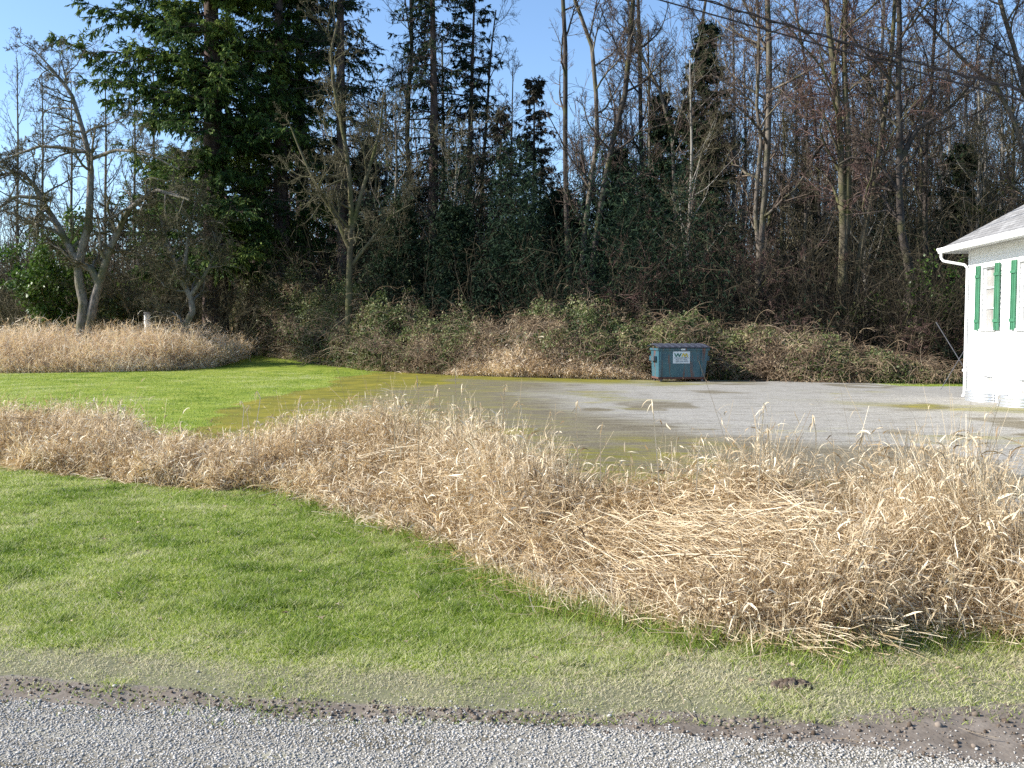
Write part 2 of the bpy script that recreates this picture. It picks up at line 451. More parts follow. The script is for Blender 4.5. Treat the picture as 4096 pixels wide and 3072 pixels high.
# ------------------------------------------------------------------ ground
def ground_mat():
    m, nt, pb, out = newmat('ground')
    L = nt.links.new
    tc = N(nt, "ShaderNodeTexCoord")
    def noise(s, d=5, rough=.6, sc=(1, 1, 1)):
        mp = N(nt, "ShaderNodeMapping"); mp.inputs["Scale"].default_value = sc
        L(tc.outputs["Object"], mp.inputs[0])
        n = N(nt, "ShaderNodeTexNoise"); n.inputs["Scale"].default_value = s; n.inputs["Detail"].default_value = d
        n.inputs["Roughness"].default_value = rough
        L(mp.outputs[0], n.inputs[0]); return n.outputs[0]
    za = N(nt, "ShaderNodeAttribute"); za.attribute_name = "za"
    zb = N(nt, "ShaderNodeAttribute"); zb.attribute_name = "zb"
    sa = N(nt, "ShaderNodeSeparateColor"); L(za.outputs["Color"], sa.inputs[0])
    sb = N(nt, "ShaderNodeSeparateColor"); L(zb.outputs["Color"], sb.inputs[0])
    def mask(src, nz, k=0.7, w=0.12):
        a = N(nt, "ShaderNodeMath", operation='SUBTRACT'); L(nz, a.inputs[0]); a.inputs[1].default_value = 0.5
        b = N(nt, "ShaderNodeMath", operation='MULTIPLY_ADD'); L(a.outputs[0], b.inputs[0]); b.inputs[1].default_value = k * 2; L(src, b.inputs[2])
        c = N(nt, "ShaderNodeMapRange"); c.interpolation_type = 'SMOOTHSTEP'
        L(b.outputs[0], c.inputs[0]); c.inputs[1].default_value = 0.5 - w; c.inputs[2].default_value = 0.5 + w
        return c.outputs[0]
    def mix(f, a, b):
        x = N(nt, "ShaderNodeMix", data_type='RGBA'); L(f, x.inputs[0]); L(a, x.inputs[6])
        if isinstance(b, tuple): x.inputs[7].default_value = (*b, 1)
        else: L(b, x.inputs[7])
        return x.outputs[2]
    nfine = noise(60, 4); nmid = noise(9, 6); nbig = noise(1.2, 6); nhuge = noise(0.35, 5); nstreak = noise(2.2, 6, .65, (0.35, 1.2, 1))
    vor = N(nt, "ShaderNodeTexVoronoi"); vor.inputs["Scale"].default_value = 55; L(tc.outputs["Object"], vor.inputs["Vector"])
    # gravel: each cell its own grey
    sc = N(nt, "ShaderNodeSeparateColor"); L(vor.outputs["Color"], sc.inputs[0])
    gr = ramp(nt, [(0, (0.22, 0.207, 0.182)), (0.5, (0.30, 0.284, 0.252)), (1, (0.41, 0.39, 0.35))]); L(sc.outputs[0], gr.inputs[0])
    gb = ramp(nt, [(0, (0.125, 0.105, 0.068)), (0.5, (0.165, 0.142, 0.098)), (1, (0.22, 0.195, 0.145))]); L(sc.outputs[1], gb.inputs[0])
    nst2 = noise(7.0, 7, .7, (0.3, 1.3, 1))
    av = N(nt, "ShaderNodeMath", operation='ADD'); L(nstreak, av.inputs[0]); L(nst2, av.inputs[1])
    hv = N(nt, "ShaderNodeMath", operation='MULTIPLY'); L(av.outputs[0], hv.inputs[0]); hv.inputs[1].default_value = .5
    col = mix(mask(sa.outputs[2], hv.outputs[0], 1.3, 0.5), gb.outputs[0], gr.outputs[0])
    vr = ramp(nt, [(0.34, (.62, .60, .54)), (0.5, (1, 1, 1)), (0.68, (1.18, 1.18, 1.17))]); L(hv.outputs[0], vr.inputs[0])
    vm = N(nt, "ShaderNodeMix", data_type='RGBA', blend_type='MULTIPLY'); vm.inputs[0].default_value = 1
    L(col, vm.inputs[6]); L(vr.outputs[0], vm.inputs[7]); col = vm.outputs[2]
    # thin film of moss and dirt on the worn gravel
    mo = ramp(nt, [(0.3, (0.10, 0.10, 0.018)), (0.55, (0.20, 0.18, 0.022)), (0.75, (0.30, 0.235, 0.03))]); L(nbig, mo.inputs[0])
    col = mix(mask(sb.outputs[0], hv.outputs[0], 1.6, 0.40), col, mo.outputs[0])
    dirt = ramp(nt, [(0.3, (0.13, 0.105, 0.082)), (0.7, (0.23, 0.195, 0.16))]); L(nmid, dirt.inputs[0])
    col = mix(mask(sa.outputs[1], nmid, 0.55, 0.25), col, dirt.outputs[0])
    soil = ramp(nt, [(0.3, (0.045, 0.034, 0.022)), (0.7, (0.13, 0.10, 0.065))]); L(nmid, soil.inputs[0])
    col = mix(mask(sb.outputs[1], nmid, 0.3, 0.15), col, soil.outputs[0])
    g1 = ramp(nt, [(0.30, (0.11, 0.17, 0.016)), (0.5, (0.215, 0.275, 0.032)), (0.70, (0.33, 0.35, 0.07))]); L(nbig, g1.inputs[0])
    g2 = ramp(nt, [(0.3, (0.5, 0.55, 0.5)), (0.7, (1.3, 1.25, 1.25))]); L(noise(22, 5, .7, (1, .55, 1)), g2.inputs[0])
    gm = N(nt, "ShaderNodeMix", data_type='RGBA', blend_type='MULTIPLY'); gm.inputs[0].default_value = 1
    L(g1.outputs[0], gm.inputs[6]); L(g2.outputs[0], gm.inputs[7])
    gw = mix(mask(sb.outputs[2], nmid, 0.5, 0.3), gm.outputs[2], (0.17, 0.165, 0.095))
    col = mix(mask(sa.outputs[0], nmid, 0.35, 0.12), col, gw)
    L(col, pb.inputs["Base Color"])
    pb.inputs["Roughness"].default_value = 0.92
    pb.inputs["Specular IOR Level"].default_value = 0.15
    hs = N(nt, "ShaderNodeMath", operation='MULTIPLY_ADD'); L(vor.outputs["Distance"], hs.inputs[0]); hs.inputs[1].default_value = -0.5; L(nmid, hs.inputs[2])
    bp = N(nt, "ShaderNodeBump"); bp.inputs["Strength"].default_value = 0.4; bp.inputs["Distance"].default_value = 0.008
    L(hs.outputs[0], bp.inputs["Height"]); L(bp.outputs[0], pb.inputs["Normal"])
    return m
M['ground'] = ground_mat()

def sgrid(lo, hi, n, c, k):
    """coordinates lo..hi, dense round c"""
    a, b = math.asinh((lo - c) / k), math.asinh((hi - c) / k)
    return c + k * np.sinh(np.linspace(a, b, n))

def build_ground():
    xs = sgrid(-90, 90, 620, 0, 5.0)
    ys = sgrid(-8, 150, 620, 4.4, 3.0)
    X, Y = np.meshgrid(xs, ys, indexing='ij')
    Z = H(X, Y)
    z = zones(X, Y)
    V = np.stack([X, Y, Z], -1).reshape(-1, 3)
    nx, ny = len(xs), len(ys)
    i, j = np.meshgrid(np.arange(nx - 1), np.arange(ny - 1), indexing='ij')
    a = i * ny + j
    Q = np.stack([a, a + ny, a + ny + 1, a + 1], -1).reshape(-1, 4)
    one = np.ones_like(X)
    za = np.stack([z['grass'], z['mud'], z['pale'] * (1 - z['road']) + z['road'] * .45, one], -1).reshape(-1, 4)
    zb = np.stack([z['moss'] * (1 - z['road']), z['soil'] * (1 - z['road']), z['worn'], one], -1).reshape(-1, 4)
    c = V[Q].mean(1)
    zc = zones(c[:, 0], c[:, 1])
    cls = np.full(len(Q), 2)
    cls[zc['grass'] > 0.5] = 1
    cls[zc['soil'] > 0.5] = 3
    cls[zc['road'] > 0.5] = 0
    for k, nm in enumerate(('road', 'lawn', 'gravel_lot', 'ground')):
        q = Q[cls == k]
        used, inv = np.unique(q, return_inverse=True)
        o = make_mesh(nm, V[used], inv.reshape(-1, 4), np.zeros((0, 3), int), M['ground'], smooth=True,
                      extra={'za': za[used], 'zb': zb[used]})
        tagp(o, kind='structure')
    bm = bmesh.new()
    v = [bm.verts.new(c) for c in ((-1800, -1500, -.5), (1800, -1500, -.5), (1800, 2500, -.5), (-1800, 2500, -.5))]
    bm.faces.new(v)
    tagp(bobj('terrain', bm, flat_mat('terrain', (0.07, 0.085, 0.03), 0.95, scale=0.05)), kind='structure')
build_ground()

# ------------------------------------------------------------------ road stones, clods, litter
def ico():
    bm = bmesh.new(); bmesh.ops.create_icosphere(bm, subdivisions=1, radius=1)
    V = np.array([v.co[:] for v in bm.verts]); F = np.array([[v.index for v in f.verts] for f in bm.faces]); bm.free()
    return V, F
IV, IF = ico()
def rocks(acc, rng, pos, size, flat=0.65, rv=None):
    n = len(pos)
    V = IV[None] * rng.uniform(0.65, 1.25, (n, len(IV), 1)) * rng.uniform(0.7, 1.2, (n, 1, 3)) * np.array([1, 1, flat])
    a = rng.uniform(0, 6.28, n); c, s = np.cos(a), np.sin(a)
    x = V[..., 0] * c[:, None] - V[..., 1] * s[:, None]; y = V[..., 0] * s[:, None] + V[..., 1] * c[:, None]
    V = np.stack([x, y, V[..., 2]], -1) * size[:, None, None] + pos[:, None, :]
    F = IF[None] + (np.arange(n) * len(IV))[:, None, None]
    rv = rng.random(n) if rv is None else rv
    acc.add(V, None, F, np.repeat(rv, len(IV)))

rng = np.random.default_rng(11)
A = Acc()
n = 130000
x = rng.uniform(-3.6, 3.4, n); y = rng.uniform(2.9, 4.6, n)
dens = np.where(y < road_edge(x), 1.0, 0.28 * np.exp(-(y - road_edge(x)) / 0.10))
k = rng.random(n) < dens
x, y = x[k], y[k]
s = np.clip(rng.lognormal(math.log(0.0044), 0.28, len(x)), 0.003, 0.014)
rocks(A, rng, np.stack([x, y, H(x, y) + s * 0.25], 1), s)
tagp(A.build('gravel', M['stone'], smooth=False), 'loose pale grey stone chips covering the road along the bottom', kind='stuff')

A = Acc()
n = 4200
x = rng.uniform(-3.4, 3.2, n); re_, me_ = road_edge(x), mud_edge(x)
y = re_ - 0.06 + (me_ - re_ + 0.10) * rng.random(n)
s = np.clip(rng.lognormal(math.log(0.0040), 0.55, n), 0.0015, 0.017)
dn = sstep(-3, 2.2, x) * 0.8 + 0.2
k = rng.random(n) < dn; x, y, s = x[k], y[k], s[k]
rocks(A, rng, np.stack([x, y, H(x, y) + s * 0.2], 1), s, 0.8)
# tyre tread: staggered rows of pressed lumps
for row, off in enumerate((-0.03, -0.075, -0.125)):
    xs = np.arange(-3.4, 0.35, 0.052) + (row % 2) * 0.026
    ys = mud_edge(xs) * 0 + np.interp(xs, [-3.4, -2.2, -1, 0, .4], [4.50, 4.36, 4.11, 3.985, 3.97]) + off
    p = np.stack([xs + rng.normal(0, .005, len(xs)), ys + rng.normal(0, .005, len(xs)), H(xs, ys) + 0.004], 1)
    rocks(A, rng, p, rng.uniform(0.006, 0.011, len(xs)), 0.6, rng.uniform(.1, .7, len(xs)))
tagp(A.build('mud_clods', M['clod'], smooth=False), 'crumbled brown mud with tyre tread along the road edge', kind='stuff')

def soil_heap(u, v, w, label, nm='soil_heap', seed=1, dark=0.25):
    r_ = np.random.default_rng(seed)
    Y = FPX * CAMH / (v - 334.0); x0 = (u - 512) / FPX * Y
    A = Acc(); n = 110
    a = r_.uniform(0, 6.28, n); q = np.sqrt(r_.random(n)) * w
    px, py = np.cos(a) * q, np.sin(a) * q * 0.6
    s = r_.uniform(0.12, 0.3, n) * w
    rocks(A, r_, np.stack([px, py, 0.35 * (w - q) * 0.7], 1), s, 0.8, r_.uniform(0, dark * 2, n))
    o = A.build(nm, M['clod'])
    o.location = (x0, Y, float(H(x0, Y)) - 0.002)
    tagp(o, label, 'soil heap')
soil_heap(797, 691, 0.09, 'dark crumbly soil heap on the worn grass beside the road', seed=3)
soil_heap(858, 643, 0.09, 'brown earth mound at the foot of the tall dry reeds', seed=4, dark=.5)
soil_heap(296, 501, 0.13, 'rotten brown soil lump at the edge of the reeds on the lawn', seed=5, dark=.5)

# ------------------------------------------------------------------ grass blades
def blades(acc, rng, x, y, h, lean=0.5, w=0.0028, rv=None, droop=0.3, K=3, z=None):
    n = len(x)
    a = rng.uniform(0, 6.28, n)
    d = np.stack([np.cos(a) * lean * rng.random(n), np.sin(a) * lean * rng.random(n), np.ones(n)], 1)
    p0 = np.stack([x, y, (H(x, y) if z is None else z) - 0.004], 1)
    h = np.broadcast_to(h, (n,))
    tr = np.stack([np.cos(a), np.sin(a), -0.2 * np.ones(n)], 1) * droop
    pts = grow(rng, p0, d, h, K, 0.08, tr)
    prof = np.linspace(1, 0.12, K)
    wid = np.broadcast_to(w, (n,))[:, None] * prof[None]
    b = rng.uniform(0, 6.28, n)
    side = np.stack([np.cos(b), np.sin(b), np.zeros(n)], 1)
    ribbons(acc, pts, wid, side, rv if rv is not None else rng.random(n), 0.08)

def in_view(x, y, m=0.60, pad=0.8):
    return np.abs(x) < y * m + pad

rng = np.random.default_rng(5)
A = Acc()
n = 1050000
# density falls with distance; blades get a little wider
y = 3.85 + (12.0 - 3.85) * rng.random(n) ** 1.35
x = rng.uniform(-1, 1, n) * (y * 0.58 + 0.4)
k = (y < front(x) + 0.25)
x, y = x[k], y[k]
z = zones(x, y)
cl = fbm(x * 2.2, y * 2.2, 50, 3); fine = fbm(x * 11, y * 11, 60, 2)
keep = np.maximum(z['grass'], .35 * np.exp(-np.clip(mud_edge(x) - y, 0, 1) / .07)) * (1 - 0.50 * z['worn']) * np.clip(0.25 + 1.4 * fine, 0, 1) * np.clip(.2 + 1.7 * sstep(.3, .6, fbm(x * 6, y * 6, 66, 3)) + sstep(0, .35, y - mud_edge(x)), 0, 1)
k = rng.random(len(x)) < keep
x, y, cl, fine = x[k], y[k], cl[k], fine[k]
z = {q: a[k] for q, a in z.items()}
edge = np.exp(-np.clip(front(x) - y, 0, 9) / 0.28)
tuft = sstep(0.54, 0.74, fbm(x * 5.5 + 7, y * 4.2, 70, 3))
h = (0.020 + 0.022 * rng.random(len(x)) + 0.030 * tuft + 0.085 * edge * rng.random(len(x)) * sstep(-3.5, -1.5, x)) * (1 - 0.45 * z['worn'])
rv = np.clip(0.50 + 0.95 * (cl - 0.5) - 0.14 * tuft + rng.normal(0, 0.19, len(x)) + 0.38 * z['worn'], 0.02, 0.97)
rv = np.where(edge > .5, rv * 0.75, rv)
lite = rng.random(len(x)) < .16; rv = np.where(lite, np.clip(rv + .35, 0, .92), rv)
dead = rng.random(len(x)) < 0.06 + 0.22 * z['worn']
rv = np.where(dead, rng.uniform(0.9, 1, len(x)), rv)
blades(A, rng, x, y, h, 0.9, 0.0013 + 0.00022 * y, rv)
tagp(A.build('grass', M['grass']), 'short bright green mown grass between the road and the dry reeds', kind='stuff')
print("near grass", len(x))

A = Acc()
n = 330000
y = 11.5 + 29 * rng.random(n) ** 1.1
x = rng.uniform(-0.60, 0.56, n) * y - 0.3
z = zones(x, y)
keep = z['grass'] * (y > front(x) + bwidth(x) - .6) * (y < np.where(x < -12, straw_y(x) + .5, 60)) * np.clip(1.6 * fbm(x * 4, y * 3, 61, 3), 0.1, 1)
k = rng.random(n) < keep
x, y = x[k], y[k]
cl = fbm(x * 0.9, y * 0.6, 51, 4)
rv = np.clip(0.52 + 1.5 * (cl - .5) + rng.normal(0, .12, len(x)), 0.02, 0.85)
blades(A, rng, x, y, rng.uniform(.02, .05, len(x)), 0.9, 0.0032 + 0.00016 * y, rv, K=3)
tagp(A.build('lawn_grass', M['grass']), 'short green grass on the lawn beyond the dry reeds', kind='stuff')

# fallen leaves and straw bits lying on the near lawn
A = Acc()
n = 90
x = rng.uniform(-4, 3.2, n); y = rng.uniform(4.1, 9.3, n)
k = (y < front(x)) & in_view(x, y); x, y = x[k], y[k]
for i in range(len(x)):
    c = np.array([x[i], y[i], float(H(x[i], y[i])) + 0.028]); s = rng.uniform(.010, .026)
    aa = rng.uniform(0, 6.28); ts = np.linspace(0, 2 * np.pi, 9)[:-1]
    rr = s * (0.75 + 0.35 * np.cos(ts * 4 + aa)) * (1 + .2 * rng.random(8))
    ring = np.stack([np.cos(ts + aa) * rr, np.sin(ts + aa) * rr * .7, 0.35 * s * np.sin(ts * 2)], 1) + c
    V = np.vstack([ring, c + [0, 0, 0.003]])
    A.add(V, None, [[8, j, (j + 1) % 8] for j in range(8)], rng.uniform(.2, 1))
n = 420
x = rng.uniform(-4.5, 3.2, n); y = front(x) - np.abs(rng.normal(0, .5, n))
a = rng.uniform(0, 6.28, n)
d = np.stack([np.cos(a), np.sin(a), rng.normal(0, .08, n)], 1)
pts = grow(rng, np.stack([x, y, H(x, y) + 0.022], 1), d, rng.uniform(.05, .25, n), 4, .12)
ribbons(A, pts, np.full((n, 4), .0022), np.stack([-np.sin(a), np.cos(a), np.zeros(n)], 1), rng.uniform(.5, 1, n))
tagp(A.build('fallen_leaves', M['dead_leaf']), 'brown fallen leaves and straw bits scattered on the near lawn', kind='stuff')

# ------------------------------------------------------------------ foreground reeds
def reeds(seed):
    rng = np.random.default_rng(seed)
    A = Acc()
    # --- upright stems
    n = 42000
    x = np.where(rng.random(n) < 0.75, rng.uniform(-7.6, 4.4, n), rng.uniform(-2.5, 3.6, n))
    m = rng.random(n) ** 0.9
    y = front(x) + m * bwidth(x)
    k = in_view(x, y, .62, .6); x, y, m = x[k], y[k], m[k]
    n = len(x)
    cl = fbm(x * 1.6, y * 1.6, 80, 3)
    fm = sstep(-2.6, -1.6, x) * sstep(1.4, .6, x)
    hh = bheight(x) * (0.50 - .27 * fm + (0.50 + .27 * fm) * sstep(0.0, 0.38 + .30 * fm, m)) * (0.62 + 0.80 * cl)
    # the right end stands up close to the front, the middle lies flattened
    flatz = np.exp(-(((x - 1.25) / 0.9) ** 2 + ((y - 6.0) / 0.65) ** 2))
    hh = hh * (1 - 0.50 * flatz)
    hh = hh * (1 - .55 * sstep(2.75, 3.1, x + .25 * (y - 6.2)))
    h = hh * rng.uniform(0.62, 1.12, n)
    openr = (x > 1.8) & (m < .45); drop = openr & (rng.random(n) < .45); h = np.where(drop, h * .3, h)
    tall = rng.random(n) < 0.02
    h = np.where(tall, h * rng.uniform(1.2, 1.65, n), h)
    # clumps lean together
    la = 6.28 * 2 * fbm(x * 0.9 + 3, y * 0.9, 81, 2); lm = 0.12 + 0.55 * vnoise(x * 1.2, y * 1.2, 82) ** 2 + 0.9 * flatz
    lean = np.stack([np.cos(la) * lm + rng.normal(0, .22, n), np.sin(la) * lm * .8 + rng.normal(0, .2, n), np.ones(n)], 1)
    p0 = np.stack([x, y, H(x, y) - .02], 1)
    K = 6
    bend = np.stack([rng.normal(0, .05, n), rng.normal(0, .05, n), -0.05 * np.ones(n)], 1)
    S = grow(rng, p0, lean, h * 1.08, K, 0.05, bend)
    w = rng.uniform(.0009, .0020, n) * (1 + 0.05 * y)
    rs = np.clip(0.55 + .7 * (cl - .5) + rng.normal(0, .25, n), 0, 1)
    b = rng.uniform(0, 6.28, n); side = np.stack([np.cos(b), np.sin(b), 0 * b], 1)
    ribbons(A, S, w[:, None] * np.linspace(1, .5, K)[None], side, rs)
    # --- leaves on stems: out, then curling down
    nl = 4
    rad = np.repeat(w[:, None], K, 1)
    p, d, L, r0, t = spawn(rng, S, rad, np.full(n, 1.0), nl, 0.15, 0.99, 34, 16, 0.19, 0.35, 1.0)
    ns = np.repeat(np.arange(n), nl)
    L = np.clip(L, .05, .26) * (0.7 + 0.4 * rng.random(len(L)))
    d[:, 2] = np.abs(d[:, 2]) * .8 + .1
    LV = grow(rng, p, d, L, 5, 0.10, np.stack([rng.normal(0, .12, len(p)), rng.normal(0, .12, len(p)), -rng.uniform(.05, .60, len(p))], 1))
    wl = (.0016 + .0042 * rng.random(len(p)) ** 2.2) * (1 + .035 * y[ns])
    prof = np.array([.55, 1, .95, .65, .08])
    b = rng.uniform(0, 6.28, len(p)); side = np.stack([np.cos(b), np.sin(b), rng.normal(0, .4, len(p))], 1)
    ribbons(A, LV, wl[:, None] * prof[None], side, np.clip(rs[ns] + rng.normal(.03, .2, len(p)), 0, 1))
    # --- flattened straw: long stems lying at all heights
    n = 26000
    x = np.where(rng.random(n) < .5, rng.uniform(-7.4, 4.0, n), rng.normal(1.3, 1.0, n))
    m = rng.uniform(-0.03, 1, n); y = front(x) + m * bwidth(x)
    k = in_view(x, y, .62, .6); x, y, m = x[k], y[k], m[k]; n = len(x)
    la = 0.5 + 2.2 * vnoise(x * .8, y * .8, 90) + rng.normal(0, .62, n) + np.pi * (rng.random(n) < .35)
    zz = H(x, y) + bheight(x) * rng.random(n) ** 1.3 * (0.15 + 0.60 * sstep(-.02, .45, m))
    d = np.stack([np.cos(la), np.sin(la), rng.normal(0.10, .28, n)], 1)
    L = rng.uniform(.2, .75, n)
    S2 = grow(rng, np.stack([x, y, zz], 1) - d * L[:, None] * .4, d, L, 6, .07, (0, 0, -.04))
    S2[..., 2] = np.maximum(S2[..., 2], (H(x, y) + .005)[:, None])
    w = rng.uniform(.0009, .0021, n) * (1 + .05 * y)
    b = rng.uniform(0, 6.28, n); side = np.stack([np.cos(b) * .3, np.sin(b) * .3, 1 + 0 * b], 1)
    ribbons(A, S2, w[:, None] * np.linspace(1, .6, 6)[None], side, np.clip(rng.normal(.6, .27, n), 0, 1))
    # --- loose leaf litter filling the mass
    n = 17000
    x = rng.uniform(-7.4, 4.1, n); m = rng.uniform(-.02, 1, n); y = front(x) + m * bwidth(x)
    k = in_view(x, y, .62, .6) & ~((x > 1.7) & (m < .5) & (rng.random(n) < .85)); x, y, m = x[k], y[k], m[k]; n = len(x)
    zz = H(x, y) + bheight(x) * rng.random(n) ** 1.5 * (0.10 + 0.62 * sstep(0, .35, m))
    d = norm(rng.normal(0, 1, (n, 3)) * np.array([1, 1, .8]))
    LV = grow(rng, np.stack([x, y, zz], 1), d, rng.uniform(.05, .16, n), 4, .25, (0, 0, -.2))
    wl = rng.uniform(.0025, .006, n) * (1 + .035 * y)
    b = rng.uniform(0, 6.28, n); side = np.stack([np.cos(b), np.sin(b), .6 + 0 * b], 1)
    ribbons(A, LV, wl[:, None] * np.array([.5, 1, .9, .1])[None], side, np.clip(rng.normal(.38, .25, n), 0, 1))
    # --- sparse long stalks with drooping heads
    uu = [(395, 430, 8.6, 388), (418, 440, 8.6, 372), (455, 430, 8.4, 362), (462, 450, 8.2, 380), (480, 430, 8.6, 398), (505, 440, 8.3, 378), (520, 440, 8.2, 394), (246, 440, 10, 402), (262, 440, 10, 388),
          (300, 420, 10, 393), (120, 450, 11.3, 396), (245, 440, 10.2, 398), (575, 480, 7.3, 396), (600, 480, 7, 418), (652, 480, 6.6, 395), (700, 490, 6.4, 430), (764, 490, 6.2, 398), (768, 490, 6.2, 420), (816, 490, 6, 410),
          (860, 490, 6, 428), (905, 500, 5.8, 430), (940, 500, 5.6, 442), (960, 500, 5.6, 455), (975, 510, 5.5, 448), (730, 480, 6.4, 440), (550, 450, 7.6, 405), (440, 430, 8.7, 380)]
    for u, v, Y, vt in uu:
        a = P(u - rng.uniform(-14, 14), v, Y); a[2] = float(H(a[0], a[1]))
        e = P(u, vt, Y)
        Lh = np.linalg.norm(e - a)
        pts = resample([a, a + (e - a) * .5 + rng.normal(0, .02, 3), e, e + np.array([rng.normal(0, .02), 0, -.03])], 8)[None]
        ribbons(A, pts, np.linspace(.004, .0028, 8)[None] * (1 + Y * .04), np.array([[1, .2, 0]]), rng.uniform(.55, .9))
        q = 6
        pp = np.repeat(pts[:, -1], q, 0); dd = rng.normal(0, 1, (q, 3)) * [.8, .8, .5] + [0, 0, -.2]
        tt = rng.uniform(.8, 1, q)[:, None]; pp = pts[0, 5] * (1 - tt) + pts[0, 7] * tt
        LL = grow(rng, pp, dd, rng.uniform(.03, .11, q), 4, .15, (0, 0, -.7))
        ribbons(A, LL, np.full(q, .0032)[:, None] * np.array([.5, 1, .8, .1])[None], rng.normal(0, 1, (q, 3)), rng.uniform(.5, .9, q))
    return A
tagp(reeds(42).build('reeds', M['reed']), 'tangled dry tan reed grass band across the foreground', kind='stuff')

# short cut stubble and green shoots along the front of the reeds
rng = np.random.default_rng(9)
A = Acc()
n = 1500
x = np.where(rng.random(n) < .6, rng.uniform(-.3, 1.6, n), rng.uniform(-4, 3.2, n)); y = front(x) + rng.normal(0.08, .12, n)
blades(A, rng, x, y, rng.uniform(.06, .24, n), 0.55, 0.0036, rng.uniform(.5, 1, n), .03, 4)
tagp(A.build('reed_stubble', M['reed']), 'short pale cut reed stubble along the front of the reeds', kind='stuff')
A = Acc()
n = 9000
x = np.where(rng.random(n) < .75, rng.normal(.1, .9, n), rng.uniform(-2.8, 2.8, n)); y = front(x) - 0.02 + rng.normal(0, .16, n)
cl = vnoise(x * 5, y * 5, 95); k = rng.random(n) < cl * 1.3; x, y = x[k], y[k]
blades(A, rng, x, y, rng.uniform(.05, .17, len(x)), 0.5, 0.003, rng.uniform(.05, .6, len(x)), .12, 4)
tagp(A.build('green_shoots', M['grass']), 'longer fresh green grass growing into the front of the reeds', kind='stuff')

# ------------------------------------------------------------------ straw grass behind the far lawn
def straw_patch(seed, fn, n, hfun, name, label, wmul=1.0, mat='straw'):
    rng = np.random.default_rng(seed)
    A = Acc()
    x, y, m = fn(rng, n)
    nn = len(x)
    cl = fbm(x * .7, y * .7, 100, 3)
    h = hfun(x, m) * (0.7 + .6 * cl) * rng.uniform(.55, 1.1, nn)
    la = 6.28 * fbm(x * .3, y * .3, 101, 2); lm = .25
    d = np.stack([np.cos(la) * lm + rng.normal(0, .3, nn), np.sin(la) * lm + rng.normal(0, .3, nn), np.ones(nn)], 1)
    S = grow(rng, np.stack([x, y, H(x, y) - .02], 1), d, h, 5, .10, np.stack([rng.normal(0, .15, nn), rng.normal(0, .15, nn), -.12 + 0 * h], 1))
    b = rng.uniform(0, 6.28, nn)
    rv = np.clip(.5 + 1.1 * (cl - .5) + rng.normal(0, .2, nn), 0, 1)
    ribbons(A, S, (rng.uniform(.006, .013, nn) * wmul)[:, None] * np.array([1, 1, .9, .7, .2])[None], np.stack([np.cos(b), np.sin(b), 0 * b], 1), rv)
    # feathery bits
    p, dd, L, r0, t = spawn(rng, S, np.ones((nn, 5)), h, 3, .35, 1, 50, 15, .25, .2)
    LV = grow(rng, p, dd, L, 3, .2, (0, 0, -.3))
    b = rng.uniform(0, 6.28, len(p))
    ribbons(A, LV, (rng.uniform(.006, .014, len(p)) * wmul)[:, None] * np.array([1, .9, .1])[None], np.stack([np.cos(b), np.sin(b), .3 + 0 * b], 1), np.clip(np.repeat(rv, 3) + rng.normal(0, .15, len(p)), 0, 1))
    return tagp(A.build(name, M[mat]), label, kind='stuff')
def f_left(rng, n):
    x = rng.uniform(-36, -13.2, n); m = rng.random(n)
    y = straw_y(x) + m * 9.0 * np.interp(x, [-36, -16, -12.0], [1, 1, .6])
    keep = (rng.random(n) < np.interp(m, [0, .3, 1], [1, .9, .5]))
    return x[keep], y[keep], m[keep]
straw_patch(7, f_left, 34000, lambda x, m: 1.75 * (.30 + .70 * sstep(0, .22, m)) * np.interp(x, [-36, -15, -12.8, -12.0], [1, 1, .85, .5]) * (.7 + .6 * vnoise(x * .9, x * 0, 71)), 'straw_grass', 'tall tan dry grass beyond the far lawn at left')

